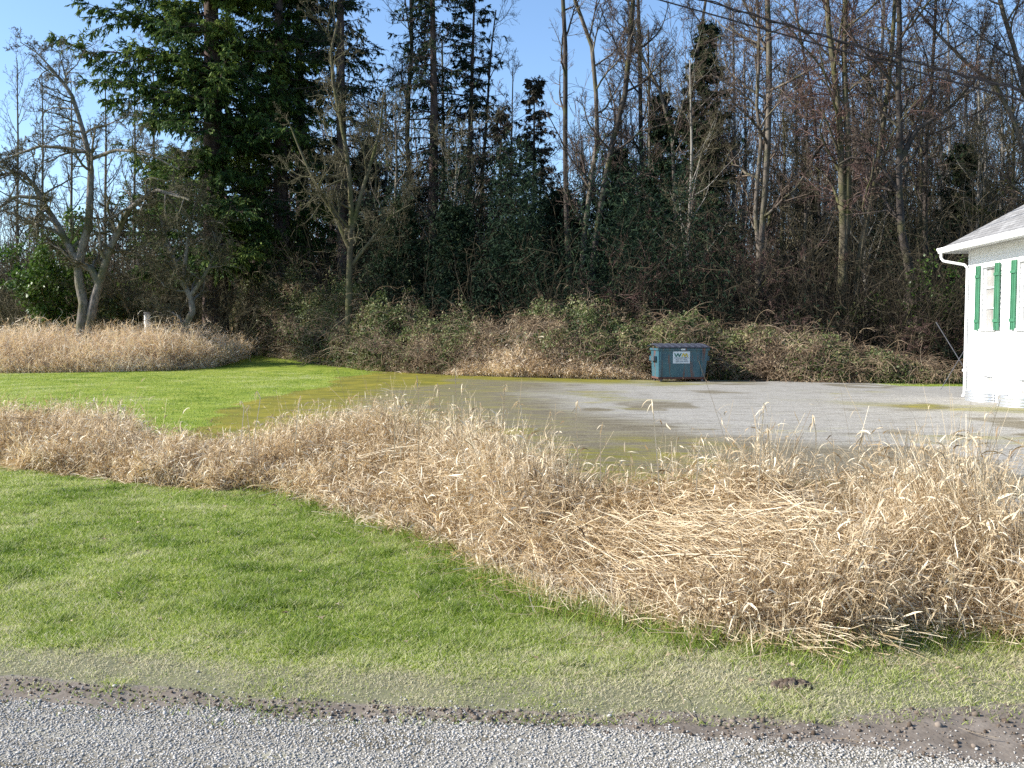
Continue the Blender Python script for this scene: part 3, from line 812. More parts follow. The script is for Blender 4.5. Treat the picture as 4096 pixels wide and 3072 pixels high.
# ------------------------------------------------------------------ bare trees
def limb_acc(rng, stems, rads, A_tr, A_cr, n1=12, l1=4.0, n2=7, n3=6, n4=4, up=0.06, t0=.3, ang=48, twr=.0075, wob=.13, droop=0, rbase=.5, l2=.5, l3=.5, l4=.55, twist=None):
    """limbs, branches and twigs on given main stems. stems list of (K,3)"""
    K0 = 12
    P0 = np.stack([resample(s_, K0) for s_ in stems])
    R0 = np.stack([np.interp(np.linspace(0, 1, K0), np.linspace(0, 1, len(r_)), r_) for r_ in rads])
    tubes(A_tr, P0, R0, 9, rbase)
    LS = np.linalg.norm(np.diff(P0, axis=1), axis=2).sum(1)
    p, d, L, r, t = spawn(rng, P0, R0, np.ones(len(P0)), n1, t0, 1.0, ang, 12, l1, .45, .5)
    kp = rng.random(len(p)) < np.repeat(np.clip(LS / LS.max() * 1.15, .12, 1), n1)
    L = L * np.repeat(np.minimum(1, LS / LS.max() + .35), n1)
    p, d, L, r = p[kp], d[kp], L[kp], r[kp]
    r = np.clip(r, .014, .09)
    B1 = grow(rng, p, d, L, 9, wob, (0, 0, up)); R1 = taper(r, 9, .25)
    tubes(A_tr, B1, R1, 5, rbase)
    p, d, L2, r, t = spawn(rng, B1, R1, L, n2, .12, 1.0, 45, 14, l2, .5, .6)
    r = np.clip(r, .010, .035)
    B2 = grow(rng, p, d, L2, 6, wob * 1.2, (0, 0, up * .7 - droop)); R2 = taper(r, 6, .4)
    tubes(A_cr, B2, R2, 4, rng.uniform(.3, 1, len(p)))
    p, d, L3, r, t = spawn(rng, B2, R2, L2, n3, .1, 1.0, 42, 14, l3, .4, .6)
    r = np.clip(r, twr * 1.1, .02)
    B3 = grow(rng, p, d, L3, 5, wob * 1.3, (0, 0, up * .7 - droop)); R3 = taper(r, 5, .5)
    tubes(A_cr, B3, R3, 3, rng.uniform(.15, .9, len(p)))
    if n4:
        p, d, L4, r, t = spawn(rng, B3, R3, L3, n4, .15, 1.0, 40, 14, l4, .3, .6)
        B4 = grow(rng, p, d, L4, 3, wob * 1.3, (0, 0, up - droop)); R4 = taper(np.clip(r, twr * .8, .012), 3, .6)
        tubes(A_cr, B4, R4, 3, rng.uniform(.0, .8, len(p)))

def bare_tree(name, label, stems_px, Y, seed, mat='bark_grey', twig='twig', group=None, top_ext=True, cat='tree', **kw):
    """stems_px: list of (list of (u, v[, dY]), width px at base, width px at top)"""
    rng = np.random.default_rng(seed)
    stems, rads = [], []
    b0 = None
    for pl, w0, w1 in stems_px:
        pts = [P(q[0], q[1], Y + (q[2] if len(q) > 2 else 0)) for q in pl]
        if pl[0][1] > 240 and b0 is None or pl[0][1] > 300:
            g = pts[0].copy(); g[2] = float(H(g[0], g[1])) - .1
            if pts[0][2] > g[2] + .05: pts.insert(0, g)
        if top_ext and pl[-1][1] <= 2:
            d = norm(pts[-1] - pts[-2]); d = norm(d + np.array([0, 0, .5]))
            pts += [pts[-1] + d * 3.0, pts[-1] + d * 6.5]
            ra = [w0, w1 + (w0 - w1) * .2, w1, w1 * .35]
        else:
            ra = [w0, w1]
        if b0 is None:
            b0 = pts[0].copy()
        stems.append(np.array(pts)); rads.append([q * Y / FPX / 2 for q in ra])
    A1, A2 = Acc(), Acc()
    limb_acc(rng, stems, rads, A1, A2, **kw)
    b0[2] = float(H(b0[0], b0[1]))
    root = empty(name, b0)
    tagp(root, label, cat, group)
    A1.build('trunk', M[mat], root, smooth=True, offset=b0)
    A2.build('crown', M[twig], root, offset=b0)
    return root

# left group -------------------------------------------------
bare_tree('fruit_tree', 'old multi-stemmed bare fruit tree with pale leaning trunks in straw grass', [
    ([(81, 331), (84, 300), (79, 282), (79, 264), (67, 243), (55, 221), (40, 198), (33, 182), (24, 171), (0, 175)], 12, 3),
    ([(79, 264), (84, 240), (89, 225), (91, 166), (86, 142), (76, 107), (70, 90), (55, 73), (47, 66)], 9, 2.5),
    ([(88, 331), (94, 300), (100, 282), (107, 256), (117, 234), (131, 205), (158, 190, -1), (190, 200, -2)], 11, 2.5),
    ([(99, 284), (92, 270), (80, 264)], 8, 6),
    ([(39, 198), (16, 196), (-4, 210), (-20, 230)], 4, 1.2),
    ([(86, 152), (65, 148), (40, 146), (16, 155), (-10, 166)], 4, 1.2),
    ([(88, 160), (115, 150, -1), (145, 152, -2), (180, 170, -2)], 4, 1.2),
    ([(56, 73), (36, 52), (20, 42)], 2, .8),
], 44.0, 101, 'bark_fruit', 'twig_olive', n1=22, l1=3.3, n2=8, n3=7, n4=5, t0=.42, ang=60, wob=.20, up=.0, twr=.009, top_ext=False)
bare_tree('fruit_tree', 'small gnarled bare tree with a forked crooked trunk beside the straw grass', [
    ([(181, 345), (184, 330), (189, 318), (195, 307), (190, 296), (183, 283), (176, 264), (166, 241), (160, 215)], 9, 2.5),
    ([(190, 296), (200, 283), (209, 268), (214, 255), (222, 235)], 5, 1.5),
    ([(184, 328), (180, 318), (172, 312), (163, 311)], 4, 1.5),
    ([(183, 283), (186, 255), (190, 225), (196, 200)], 5, 1.2),
], 44.0, 102, 'bark_fruit', 'twig_olive', n1=20, l1=2.9, n2=8, n3=7, n4=5, t0=.42, ang=62, wob=.22, up=.02, twr=.009, top_ext=False)
for i, (u, vt, Y, lab) in enumerate([(17, 60, 66, 'tall slender pale young tree nearest the left edge of the frame'), (42, 75, 70, 'slim bare tree in the gap left of the tall fruit tree limb'),
                                     (71, 78, 68, 'slim bare tree behind the leaning limb of the old fruit tree'), (105, 62, 64, 'thin straight bare tree against the sky left of the big fir'),
                                     (134, 66, 66, 'thin bare tree under the longest fir bough at left'), (153, 50, 70, 'thin bare tree just left of the big fir crown')]):
    bare_tree('young_tree', lab, [([(u + 2, 330), (u, 230), (u + 1, 140), (u, vt)], 4.5, .8)], Y, 110 + i, 'bark_grey', 'twig', group='slender young trees against the sky at left', top_ext=False,
              n1=26, l1=3.2, n2=6, n3=5, n4=2, t0=.2, ang=38, up=.14, wob=.08, twr=.009)

# right and centre: tall bare trees ----------------------------
T = dict(n1=17, l1=5.0, n2=8, n3=7, n4=6, twr=.0085, t0=.25, ang=46, up=.08, wob=.13)
bare_tree('tall_bare_tree', 'bare tree with pale forking moss-flecked limbs in front of the dark firs', [
    ([(348, 340), (350, 250), (352, 200), (345, 140), (334, 90), (330, 55), (338, 20)], 8, 2),
    ([(352, 230), (362, 190), (372, 160), (380, 130), (384, 95)], 5, 1.5),
    ([(350, 250), (335, 215), (318, 190), (300, 150), (288, 120)], 5, 1.3),
    ([(352, 265), (375, 235), (392, 215), (410, 205)], 4, 1.2)], 43, 120, 'bark_moss', 'twig_olive', n1=16, l1=3.8, n2=8, n3=6, n4=5, t0=.3, ang=50, up=.05, wob=.17, top_ext=False)
bare_tree('tall_bare_tree', 'tall thin bare tree left of the dark conifer with a wavy pale trunk', [([(416, 345), (414, 260), (409, 180), (406, 115), (412, 70), (411, 0)], 8, 4)], 52, 121, 'bark_grey', **T)
bare_tree('tall_bare_tree', 'bare tree with spiky broken top right of the dark conifer in the centre', [([(478, 345), (480, 250), (483, 170), (488, 100), (490, 60), (496, 10)], 6, 1.2)], 52, 122, 'bark_dark', top_ext=False, n1=14, l1=4.2, n2=6, n3=6, n4=4, t0=.3, ang=50, up=.03, wob=.16)
bare_tree('tall_bare_tree', 'slender bare tree standing just left of the gap of open sky', [([(514, 345), (512, 250), (511, 180), (512, 120), (513, 72)], 4, 1)], 50, 123, 'bark_grey', top_ext=False, n1=16, l1=3.4, n2=6, n3=6, n4=4, t0=.3, ang=55, up=.06, wob=.16)
bare_tree('tall_bare_tree', 'straight dark pole-like trunk on the right edge of the gap of open sky', [([(571, 350), (569, 270), (566, 200), (565, 120), (566, 60), (563, 0)], 8, 4.5)], 46, 124, 'bark_dark', 'twig', n1=8, l1=3.6, n2=6, n3=5, n4=4, t0=.45, ang=50, up=.08, wob=.13)
bare_tree('tall_bare_tree', 'left stem of the bare pair leaning apart beside the pole-like trunk', [([(580, 350), (582, 253), (590, 190), (599, 127), (592, 47), (575, 0)], 8, 4)], 46.5, 125, 'bark_grey', **T)
bare_tree('tall_bare_tree', 'right stem of the bare pair, dark and leaning right up to the frame top', [([(588, 350), (593, 253), (605, 182), (614, 135), (627, 87), (632, 16), (633, 0)], 9, 5)], 46, 126, 'bark_dark', **T)
bare_tree('tall_bare_tree', 'dark straight trunk behind the leaning pair of stems', [([(648, 350), (644, 240), (641, 140), (640, 60), (638, 0)], 6, 4)], 52, 127, 'bark_dark', **T)
bare_tree('tall_bare_tree', 'grey tree with a pale lit lower trunk left of the reddish twigs', [
    ([(679, 350), (677, 270), (675, 198), (673, 142), (668, 103), (646, 71), (633, 33), (628, 0)], 8, 3),
    ([(673, 142), (690, 95), (698, 50), (706, 0)], 5, 2.5)], 46, 128, 'bark_grey', **T)
bare_tree('tall_bare_tree', 'stout straight grey trunk lit from the left, behind the bin', [
    ([(756, 350), (759, 262), (763, 210), (766, 174), (769, 111), (769, 47), (767, 0)], 10, 6),
    ([(759, 250), (754, 200), (762, 150), (756, 100), (760, 50), (757, 0)], 5, 3)], 42, 129, 'bark_grey', n1=19, l1=5.2, n2=9, n3=7, n4=6, twr=.0085, t0=.25, ang=52, up=.06, wob=.15)
bare_tree('tall_bare_tree', 'thin dark tree leaning left between the two stout grey trunks', [([(822, 300), (818, 170), (815, 111), (807, 71), (798, 25), (794, 0)], 5, 2.5)], 48, 130, 'bark_dark', **T)
bare_tree('tall_bare_tree', 'stout twin-stemmed tree whose trunk reaches down to the brambles', [
    ([(837, 343), (840, 300), (845, 262), (842, 200), (841, 142), (837, 95), (830, 40), (826, 0)], 14, 5),
    ([(846, 235), (849, 150), (846, 111), (844, 63), (845, 0)], 8, 5),
    ([(855, 330), (857, 262), (872, 197), (879, 150), (887, 103), (892, 47), (895, 0)], 10, 4)], 39, 131, 'bark_moss', 'twig_red', n1=19, l1=5.2, n2=9, n3=7, n4=6, twr=.0085, t0=.28, ang=50, up=.05, wob=.16)
bare_tree('tall_bare_tree', 'thick mossy trunk with heavy limbs, nearest the left of the white house', [
    ([(914, 345), (911, 272), (902, 237), (898, 197), (900, 142), (898, 90), (900, 16), (899, 0)], 13, 5),
    ([(899, 165), (915, 130), (935, 118), (951, 107), (975, 80)], 6, 2),
    ([(897, 190), (877, 160), (850, 158), (838, 165)], 5, 2)], 38, 132, 'bark_dark', 'twig', n1=19, l1=5.2, n2=9, n3=7, n4=6, twr=.0085, t0=.28, ang=50, up=.05, wob=.17)
bare_tree('tall_bare_tree', 'dark upright trunk between the thick mossy tree and the house', [([(926, 345), (925, 197), (927, 134), (932, 80), (936, 0)], 7, 3)], 41, 133, 'bark_dark', **T)
bare_tree('tall_bare_tree', 'bare tree with a long arching limb reaching over the house roof', [
    ([(1050, 345), (1040, 240), (1022, 139), (998, 87), (963, 60), (936, 32), (915, 8)], 9, 2),
    ([(1036, 220), (1034, 130), (1022, 79), (1014, 47), (999, 0)], 8, 4)], 40, 134, 'bark_grey', **T)
bare_tree('tall_bare_tree', 'pale slim trunk beyond the thick mossy tree, low in the woods', [([(886, 345), (884, 250), (886, 200), (880, 100), (884, 0)], 6, 3)], 47, 135, 'bark_white', **T)
bare_tree('tall_bare_tree', 'leaning dark tree crossing the sky gap right of the stout straight trunk', [([(760, 300), (771, 207), (800, 175), (818, 152), (823, 144)], 5, 2.5)], 43, 136, 'bark_dark', top_ext=False, n1=9, l1=3, n2=6, n3=5, n4=3, t0=.3, ang=50, up=.08, wob=.15)
for i, (u, vt, Y, lab) in enumerate([(984, 92, 50, 'pale birch-like pole above the roof, left one'), (1001, 92, 52, 'pale birch-like pole above the roof, right one'), (868, 30, 52, 'thin pale tree between the twin stems and the mossy trunk'),
                                     (716, 20, 52, 'thin grey tree behind the pale-topped cedar'), (733, 10, 54, 'thin bare tree between the cedar and the stout grey trunk'), (948, 20, 50, 'thin bare tree right of the dark upright trunk'),
                                     (620, 90, 56, 'pale sapling among the stems under the leaning pair'), (660, 60, 56, 'thin bare tree left of the pale lit trunk'), (965, 60, 47, 'grey sapling left of the two birch-like poles'),
                                     (795, 60, 54, 'thin bare tree seen in the sky gap behind the bin'), (442, 40, 60, 'thin bare tree behind the dark conifer trunk'), (540, 150, 58, 'low thin bare tree in the gap of open sky'),
                                     (905, 70, 46, 'thin bare tree directly behind the thick mossy trunk'), (978, 40, 44, 'slim bare tree rising just left of the house roof edge'), (1012, 70, 45, 'bare tree rising over the middle of the visible house roof'),
                                     (1034, 40, 43, 'bare tree at the far right edge above the house'), (940, 100, 49, 'low bare tree beyond the dark upright trunk'), (852, 100, 50, 'low bare tree close behind the twin stems'),
                                     (602, 150, 52, 'low pale sapling right of the left leaning stem'), (634, 160, 53, 'low mossy sapling right of the dark leaning stem'), (584, 170, 55, 'low grey sapling just right of the pole-like trunk'),
                                     (385, 90, 56, 'bare tree between the forked tree and the wavy pale trunk'), (375, 150, 50, 'low bare tree right of the forked moss-flecked tree'),
                                     (648, 30, 49, 'thin bare tree close right of the dark straight trunk'), (690, 60, 43, 'slim grey tree in front of the pale-tipped cedar'), (744, 50, 47, 'slim bare tree left of the stout straight grey trunk'),
                                     (783, 110, 45, 'low bare tree right of the stout straight grey trunk'), (806, 90, 43, 'slim bare tree left of the twin-stemmed tree'), (826, 130, 50, 'low thin tree behind the twin stems on their left'),
                                     (866, 110, 42, 'low bare tree before the slim pale trunk'), (920, 60, 44, 'slim bare tree just right of the thick mossy trunk'), (395, 120, 47, 'slim bare tree left of the wavy pale trunk'),
                                     (455, 140, 47, 'slim bare tree right of the ragged conifer trunk')]):
    bare_tree('woodland_tree', lab, [([(u + 3, 345), (u - 2, 250), (u + 2, 160), (u, vt)], 5, 1.6)], Y, 140 + i, ['bark_white', 'bark_white', 'bark_moss', 'bark_grey'][i % 4 if i > 1 else i], ['twig', 'twig_olive'][i % 2 if i < 12 else 1], top_ext=False,
              n1=20, l1=3.8, n2=8, n3=7, n4=4, twr=.0085, t0=.2, ang=45, up=.09, wob=.14)

# reddish spreading shrubs-trees low at right
def shrub(name, label, px, Y, hpx, seed, twig='twig_red', spread=.5, ns=7, cat='shrub', group=None, bark='bark_moss', **kw):
    rng = np.random.default_rng(seed)
    b = P(px, 345, Y); b[2] = float(H(b[0], b[1]))
    hh = hpx * Y / FPX
    stems, rads = [], []
    for i in range(ns):
        a = rng.uniform(0, 6.28); d = np.array([math.cos(a) * spread, math.sin(a) * spread, 1]) * rng.uniform(.55, 1)
        q = b + np.array([math.cos(a), math.sin(a), 0]) * .3
        L = hh * rng.uniform(.6, 1)
        m = grow(rng, q[None], d[None], np.array([L]), 6, .15, (0, 0, -.02))[0]
        m[0, 2] -= .1
        stems.append(m); rads.append([.045 * rng.uniform(.7, 1.3), .014])
    A1, A2 = Acc(), Acc()
    k = dict(n1=8, l1=hh * .42, n2=6, n3=5, n4=4, t0=.2, ang=52, up=.02, wob=.2, twr=.007); k.update(kw)
    limb_acc(rng, stems, rads, A1, A2, **k)
    root = empty(name, b); tagp(root, label, cat, group)
    A1.build('stems', M[bark], root, smooth=True, offset=b); A2.build('twigs', M[twig], root, offset=b)
    return root
shrub('spreading_shrub', 'big spreading shrub of reddish bare twigs behind the bin', 715, 39, 185, 201, spread=.65, ns=10)
shrub('spreading_shrub', 'reddish bare shrub with drooping branches right of the bin', 780, 38.5, 120, 202, spread=.9, ns=8, droop=.03)
shrub('spreading_shrub', 'low tan twiggy shrub right of the stout twin-stemmed trunk', 872, 37, 110, 203, 'twig', spread=.6, ns=8)
shrub('spreading_shrub', 'brown twiggy thicket beside the white house corner', 945, 35, 80, 204, 'twig_red', spread=.5, ns=9)
shrub('spreading_shrub', 'purplish bare shrub under the firs behind the brambles', 285, 52, 95, 205, 'twig_red', spread=.55, ns=10)
shrub('spreading_shrub', 'greyish bare shrub left of the forked moss-flecked tree', 318, 54, 120, 206, 'twig', spread=.5, ns=10)
shrub('spreading_shrub', 'olive twiggy thicket filling the space below the fir boughs', 228, 50.5, 130, 207, 'twig_olive', spread=.45, ns=12)
shrub('spreading_shrub', 'dark olive thicket behind the small gnarled tree', 150, 50, 130, 208, 'twig_olive', spread=.5, ns=12)
shrub('spreading_shrub', 'brown bushy thicket at the far left edge behind the straw grass', 20, 50, 110, 209, 'twig_olive', spread=.5, ns=12)
shrub('spreading_shrub', 'olive brown thicket left of the old fruit tree trunks', 55, 52, 120, 210, 'twig_olive', spread=.45, ns=10)
shrub('spreading_shrub', 'tan bare shrub with broken pale stems right of the reddish shrub', 735, 36.5, 70, 211, 'twig', spread=.7, ns=8)

# ------------------------------------------------------------------ conifers
def conifer(name, label, u, Y, height, seed, boughs=(), R=5.0, z0=3.0, nb=150, mat='needles', bark='bark_fir', tr=.35, pw=.8, droop=.09, dens=1.0, sway=0.0, group=None, asym=None, sp=1.0, n2=26, n3=12, tipup=.05):
    if R < 4.8: nb = int(nb * 1.7); n2 = 16; sp = .9
    rng = np.random.default_rng(seed)
    b = P(u, 345, Y); b[2] = float(H(b[0], b[1]))
    top = b + np.array([sway, 0, height])
    trunk = resample([b - [0, 0, .2], b + (top - b) * .5 + [rng.normal(0, .1), 0, 0], top], 16)
    A1, A2 = Acc(), Acc()
    tubes(A1, trunk[None], (tr * np.linspace(1, .06, 16) ** .9)[None], 10)
    zt = rng.random(nb) ** .9
    hz = z0 + (height - z0) * zt
    f = hz / height
    pos = np.stack([np.interp(f, np.linspace(0, 1, 16), trunk[:, j]) for j in range(3)], 1)
    az = rng.uniform(0, 2 * np.pi, nb)
    L = R * (1 - zt * .93) ** pw * (.35 + .8 * rng.random(nb) ** .8) * (.75 + .5 * vnoise(hz * .7 + seed, az * 1.2, seed))
    if asym is not None:
        az0, gain = asym
        L = L * (1 + gain * np.clip(np.cos(az - az0), 0, 1) ** 3)
    L = np.maximum(L, .4)
    el = np.radians(rng.normal(-4, 9, nb) + 25 * zt)
    d = np.stack([np.cos(az) * np.cos(el), np.sin(az) * np.cos(el), np.sin(el)], 1)
    K = 9
    B = np.zeros((nb, K, 3)); B[:, 0] = pos; dd = d.copy()
    for k in range(1, K):
        tz = np.where(k < 5, -droop, tipup + droop * .4)
        dd = norm(dd + rng.normal(0, .05, dd.shape) + np.array([0, 0, 1]) * tz)
        B[:, k] = B[:, k - 1] + dd * (L / (K - 1))[:, None]
    if len(boughs):
        bb = np.stack([resample([P(q[0], q[1], Y - 1.5) for q in pl], K) for pl in boughs])
        bb = np.concatenate([bb, bb + rng.normal(0, .22, bb.shape) * np.linspace(.1, 1, K)[None, :, None] + rng.normal(0, .3, (len(bb), 1, 3)) * [0, 1.2, .3]])
        B = np.concatenate([B, bb]); L = np.concatenate([L, np.full(len(bb), R * .75)]); nb = len(B)
    RB = taper(np.clip(L * .011, .012, .08), K, .2)
    tubes(A1, B, RB, 4)
    rb = rng.normal(0, .16, nb)
    p, d2, L2, r2, t2 = spawn(rng, B, RB, L, n2, .18, 1.0, 58, 12, .24, .45, .5, flat=.25)
    L2 = np.clip(L2, .15, 1.6)
    C = grow(rng, p, d2, L2, 4, .1, (0, 0, -.16))
    tubes(A1, C, np.full((len(p), 4), .009), 3)
    ib = np.repeat(np.arange(nb), n2)
    keep = rng.random(len(p)) < dens
    C, L2, ib = C[keep], L2[keep], ib[keep]
    p, d3, L3, r3, t3 = spawn(rng, C, np.ones((len(C), 4)), np.ones(len(C)), n3, .05, 1.0, 38, 18, .27 * sp, .25, 1, flat=.6)
    S = grow(rng, p, d3, L3, 3, .12, (0, 0, -.38))
    ic = np.repeat(np.arange(len(C)), n3)
    rv = np.clip(.45 + rb[ib][ic] + .25 * (t3 - .5) + rng.normal(0, .15, len(p)), 0, 1)
    a = rng.uniform(0, 6.28, len(p)); side = np.stack([np.cos(a), np.sin(a), .5 * rng.normal(0, 1, len(p))], 1)
    ribbons(A2, S, (rng.uniform(.018, .036, len(p)) * sp)[:, None] * np.array([.6, 1, .15])[None], side, rv, .12)
    root = empty(name, b); tagp(root, label, 'conifer', group)
    A1.build('trunk', M[bark], root, smooth=True, offset=b)
    A2.build('crown', M[mat], root, offset=b)
    return root
conifer('fir_tree', 'huge dark green fir with long drooping boughs sweeping left into the sky', 216, 52, 32, 301, R=5.8, z0=4.5, nb=270, tr=.75, pw=.5, droop=.07, n2=34, n3=20, tipup=.10, sp=1.15, boughs=[
    [(216, 70), (190, 60), (158, 51), (119, 53), (80, 52), (49, 30)], [(216, 66), (190, 66), (160, 58), (125, 62), (95, 66), (76, 42)], [(216, 36), (190, 24), (158, 17), (118, 13), (92, 9), (70, -3)],
    [(216, 30), (175, 34), (140, 24), (110, 24), (92, 30)], [(216, 100), (166, 92), (134, 84), (101, 78), (88, 80)], [(216, 104), (170, 104), (135, 98), (105, 100)],
    [(216, 20), (180, 8), (150, 0), (125, -8)], [(216, 74), (180, 72), (150, 66), (130, 70), (108, 76)], [(216, 130), (190, 128), (165, 122), (148, 128)]])
conifer('fir_tree', 'tall fir right of the huge one, its lowest bough bright green', 283, 54, 30, 302, R=6.0, z0=7.0, nb=190, tr=.55, pw=.6, n2=30, n3=17, sp=1.1)
conifer('fir_tree', 'dark fir with a bare lower trunk behind the forked tree', 304, 57, 31, 303, R=5.0, z0=10.0, nb=150, tr=.45, pw=.6, mat='needles_dark')
conifer('fir_tree', 'thin dark fir with sparse foliage high above the forked moss-flecked tree', 345, 52, 30, 304, R=4.0, z0=8.0, nb=110, tr=.42, pw=.6, mat='needles_dark', dens=.7)
conifer('fir_tree', 'dark conifer with ragged foliage in the centre left of the sky gap', 432, 50, 26, 305, R=4.6, z0=7, nb=130, tr=.36, pw=.7, mat='needles_dark', dens=.55)
conifer('fir_tree', 'leaner dark conifer just right of the ragged central one', 467, 52, 21, 306, R=3.6, z0=8, nb=80, tr=.28, pw=.7, mat='needles_dark', dens=.55, sway=.5)
conifer('cedar_tree', 'drooping brownish cedar with a pointed top at the sky gap', 534, 50, 14.6, 307, R=4.2, z0=1.5, nb=120, tr=.2, pw=.9, mat='cedar_brown', bark='bark_dark', dens=.42)
conifer('cedar_tree', 'small cedar between the slender bare tree and the sky gap', 500, 47, 12.5, 308, R=3.0, z0=1, nb=80, tr=.16, pw=.8, mat='cedar_brown', dens=.45)
conifer('cedar_tree', 'dark cedar with a pale dead tip behind the reddish shrub', 702, 46, 16.2, 309, R=3.4, z0=1, nb=190, tr=.28, pw=.75, mat='cedar', bark='bark_dark', dens=.7, n2=20)
conifer('cedar_tree', 'dense dark cedar left of the pale dead-tipped one', 660, 49, 13.5, 310, R=3.0, z0=.8, nb=150, tr=.26, pw=.8, mat='needles_dark')
conifer('cedar_tree', 'short dark cedar behind the bin, under the leaning pair', 618, 50, 11.0, 311, R=3.0, z0=.5, nb=120, tr=.22, pw=.8, mat='needles_dark')
conifer('cedar_tree', 'low dark green conifer at the wood edge below the ragged conifer', 405, 47, 8.0, 312, R=3.2, z0=.3, nb=120, tr=.18, pw=.8, mat='cedar', dens=.9)
conifer('cedar_tree', 'low dark conifer in the centre of the wood edge', 455, 46, 7.5, 313, R=3.4, z0=.3, nb=130, tr=.18, pw=.7, mat='needles_dark')
conifer('cedar_tree', 'low dark conifer below the pointed cedar', 520, 45, 6.8, 314, R=3.2, z0=.3, nb=120, tr=.18, pw=.7, mat='needles_dark')
conifer('cedar_tree', 'dark low conifer between the pole-like trunk and the brambles', 560, 48, 8.6, 315, R=3.0, z0=.3, nb=120, tr=.18, pw=.7, mat='needles_dark')
conifer('cedar_tree', 'slim green conifer behind the twin-stemmed tree', 806, 52, 9.5, 316, R=2.4, z0=.5, nb=100, tr=.18, pw=.8, mat='cedar', dens=.8)
conifer('cedar_tree', 'dark evergreen behind the house corner thicket', 960, 46, 10.5, 317, R=3.2, z0=.5, nb=120, tr=.2, pw=.7, mat='cedar', dens=.7)
conifer('cedar_tree', 'mossy green conifer behind the thick mossy tree', 880, 52, 10.0, 318, R=3.4, z0=.5, nb=120, tr=.2, pw=.7, mat='cedar', dens=.8)
conifer('fir_tree', 'dark hidden fir behind the huge one at its left foot', 165, 62, 12, 319, R=4.0, z0=.5, nb=120, tr=.3, pw=.7, mat='needles')
conifer('fir_tree', 'dark fir behind the brambles left of the forked moss-flecked tree', 255, 60, 15, 320, R=4.0, z0=.5, nb=120, tr=.3, pw=.7, mat='needles_dark')
conifer('fir_tree', 'dark fir low behind the trunk of the thin sparse fir', 370, 56, 12, 321, R=3.6, z0=.5, nb=110, tr=.3, pw=.7, mat='needles_dark')

# ------------------------------------------------------------------ broad-leaved evergreens
def leafy(name, label, u, Y, w, h, seed, mat='laurel', n=9000, size=.075, cat='shrub', zb=0.0):
    rng = np.random.default_rng(seed)
    b = P(u, 345, Y); b[2] = float(H(b[0], b[1]))
    A1, A2 = Acc(), Acc()
    ns = 9
    a = rng.uniform(0, 6.28, ns)
    S = grow(rng, np.repeat(b[None], ns, 0) - [0, 0, .1], np.stack([np.cos(a) * .35, np.sin(a) * .35, 1 + 0 * a], 1), h * rng.uniform(.6, .95, ns), 8, .1)
    RS = taper(np.full(ns, .05), 8, .2); tubes(A1, S, RS, 5)
    p, d, L, r, t = spawn(rng, S, RS, np.full(ns, w * .9), 16, .1, 1, 55, 12, .7, .4)
    B = grow(rng, p, d, L, 6, .12, (0, 0, .05)); RB = taper(np.full(len(p), .015), 6, .4); tubes(A1, B, RB, 3)
    m = max(4, n // len(p))
    p, d, L, r, t = spawn(rng, B, RB, np.ones(len(p)), m, .2, 1.0, 60, 20, .25, .1)
    p = p + rng.normal(0, .16, p.shape)
    q = grow(rng, p, d, np.full(len(p), size * 1.5) * rng.uniform(.7, 1.2, len(p)), 3, .2, (0, 0, -.1))
    cl = rng.normal(0, .12, len(B)); 
    a = rng.uniform(0, 6.28, len(p)); side = np.stack([np.cos(a), np.sin(a), .3 * rng.normal(0, 1, len(p))], 1)
    ribbons(A2, q, (size * rng.uniform(.35, .55, len(p)))[:, None] * np.array([.4, 1, .15])[None], side, np.clip(.5 + np.repeat(cl, m) + rng.normal(0, .2, len(p)), 0, 1))
    root = empty(name, b); tagp(root, label, cat)
    A1.build('stems', M['bark_moss'], root, offset=b); A2.build('leaves', M[mat], root, offset=b)
leafy('laurel_bush', 'bright glossy green laurel bush behind the old fruit tree trunks', 66, 50, 2.6, 8.0, 401, n=11000, size=.13)
leafy('laurel_bush', 'dark glossy evergreen bush right of the fruit tree trunks', 118, 50, 2.2, 3.6, 402, mat='bramble', n=7000, size=.12)
leafy('holly_bush', 'green ivy-leaved bush at the foot of the mossy trees by the house', 925, 37, 1.3, 5.2, 403, n=4500, size=.10)
leafy('holly_bush', 'small leafy evergreen clump beside the twin-stemmed trunk', 868, 38, .9, 3.2, 404, n=2600, size=.10, mat='bramble')
leafy('holly_bush', 'leafy dark evergreen above the brambles right of the bin', 792, 37, .8, 2.6, 405, n=2400, size=.09, mat='bramble')

leafy('ivy_clad_tree', 'yellow-green leafy mass lit between the trunks left of the house', 872, 50, 2.2, 9.0, 406, n=16000, size=.09, mat='olive_leaf')
leafy('ivy_clad_tree', 'olive leafy growth behind the thick mossy tree', 925, 47, 2.2, 8.0, 407, n=16000, size=.09, mat='olive_leaf')
leafy('ivy_clad_tree', 'dull olive thicket above the house roof', 1000, 46, 2.6, 10.0, 408, n=16000, size=.08, mat='olive_leaf')
leafy('ivy_clad_tree', 'olive leafy clump in the gap left of the twin-stemmed trunk', 808, 49, 1.8, 6.5, 409, n=10000, size=.08, mat='olive_leaf')
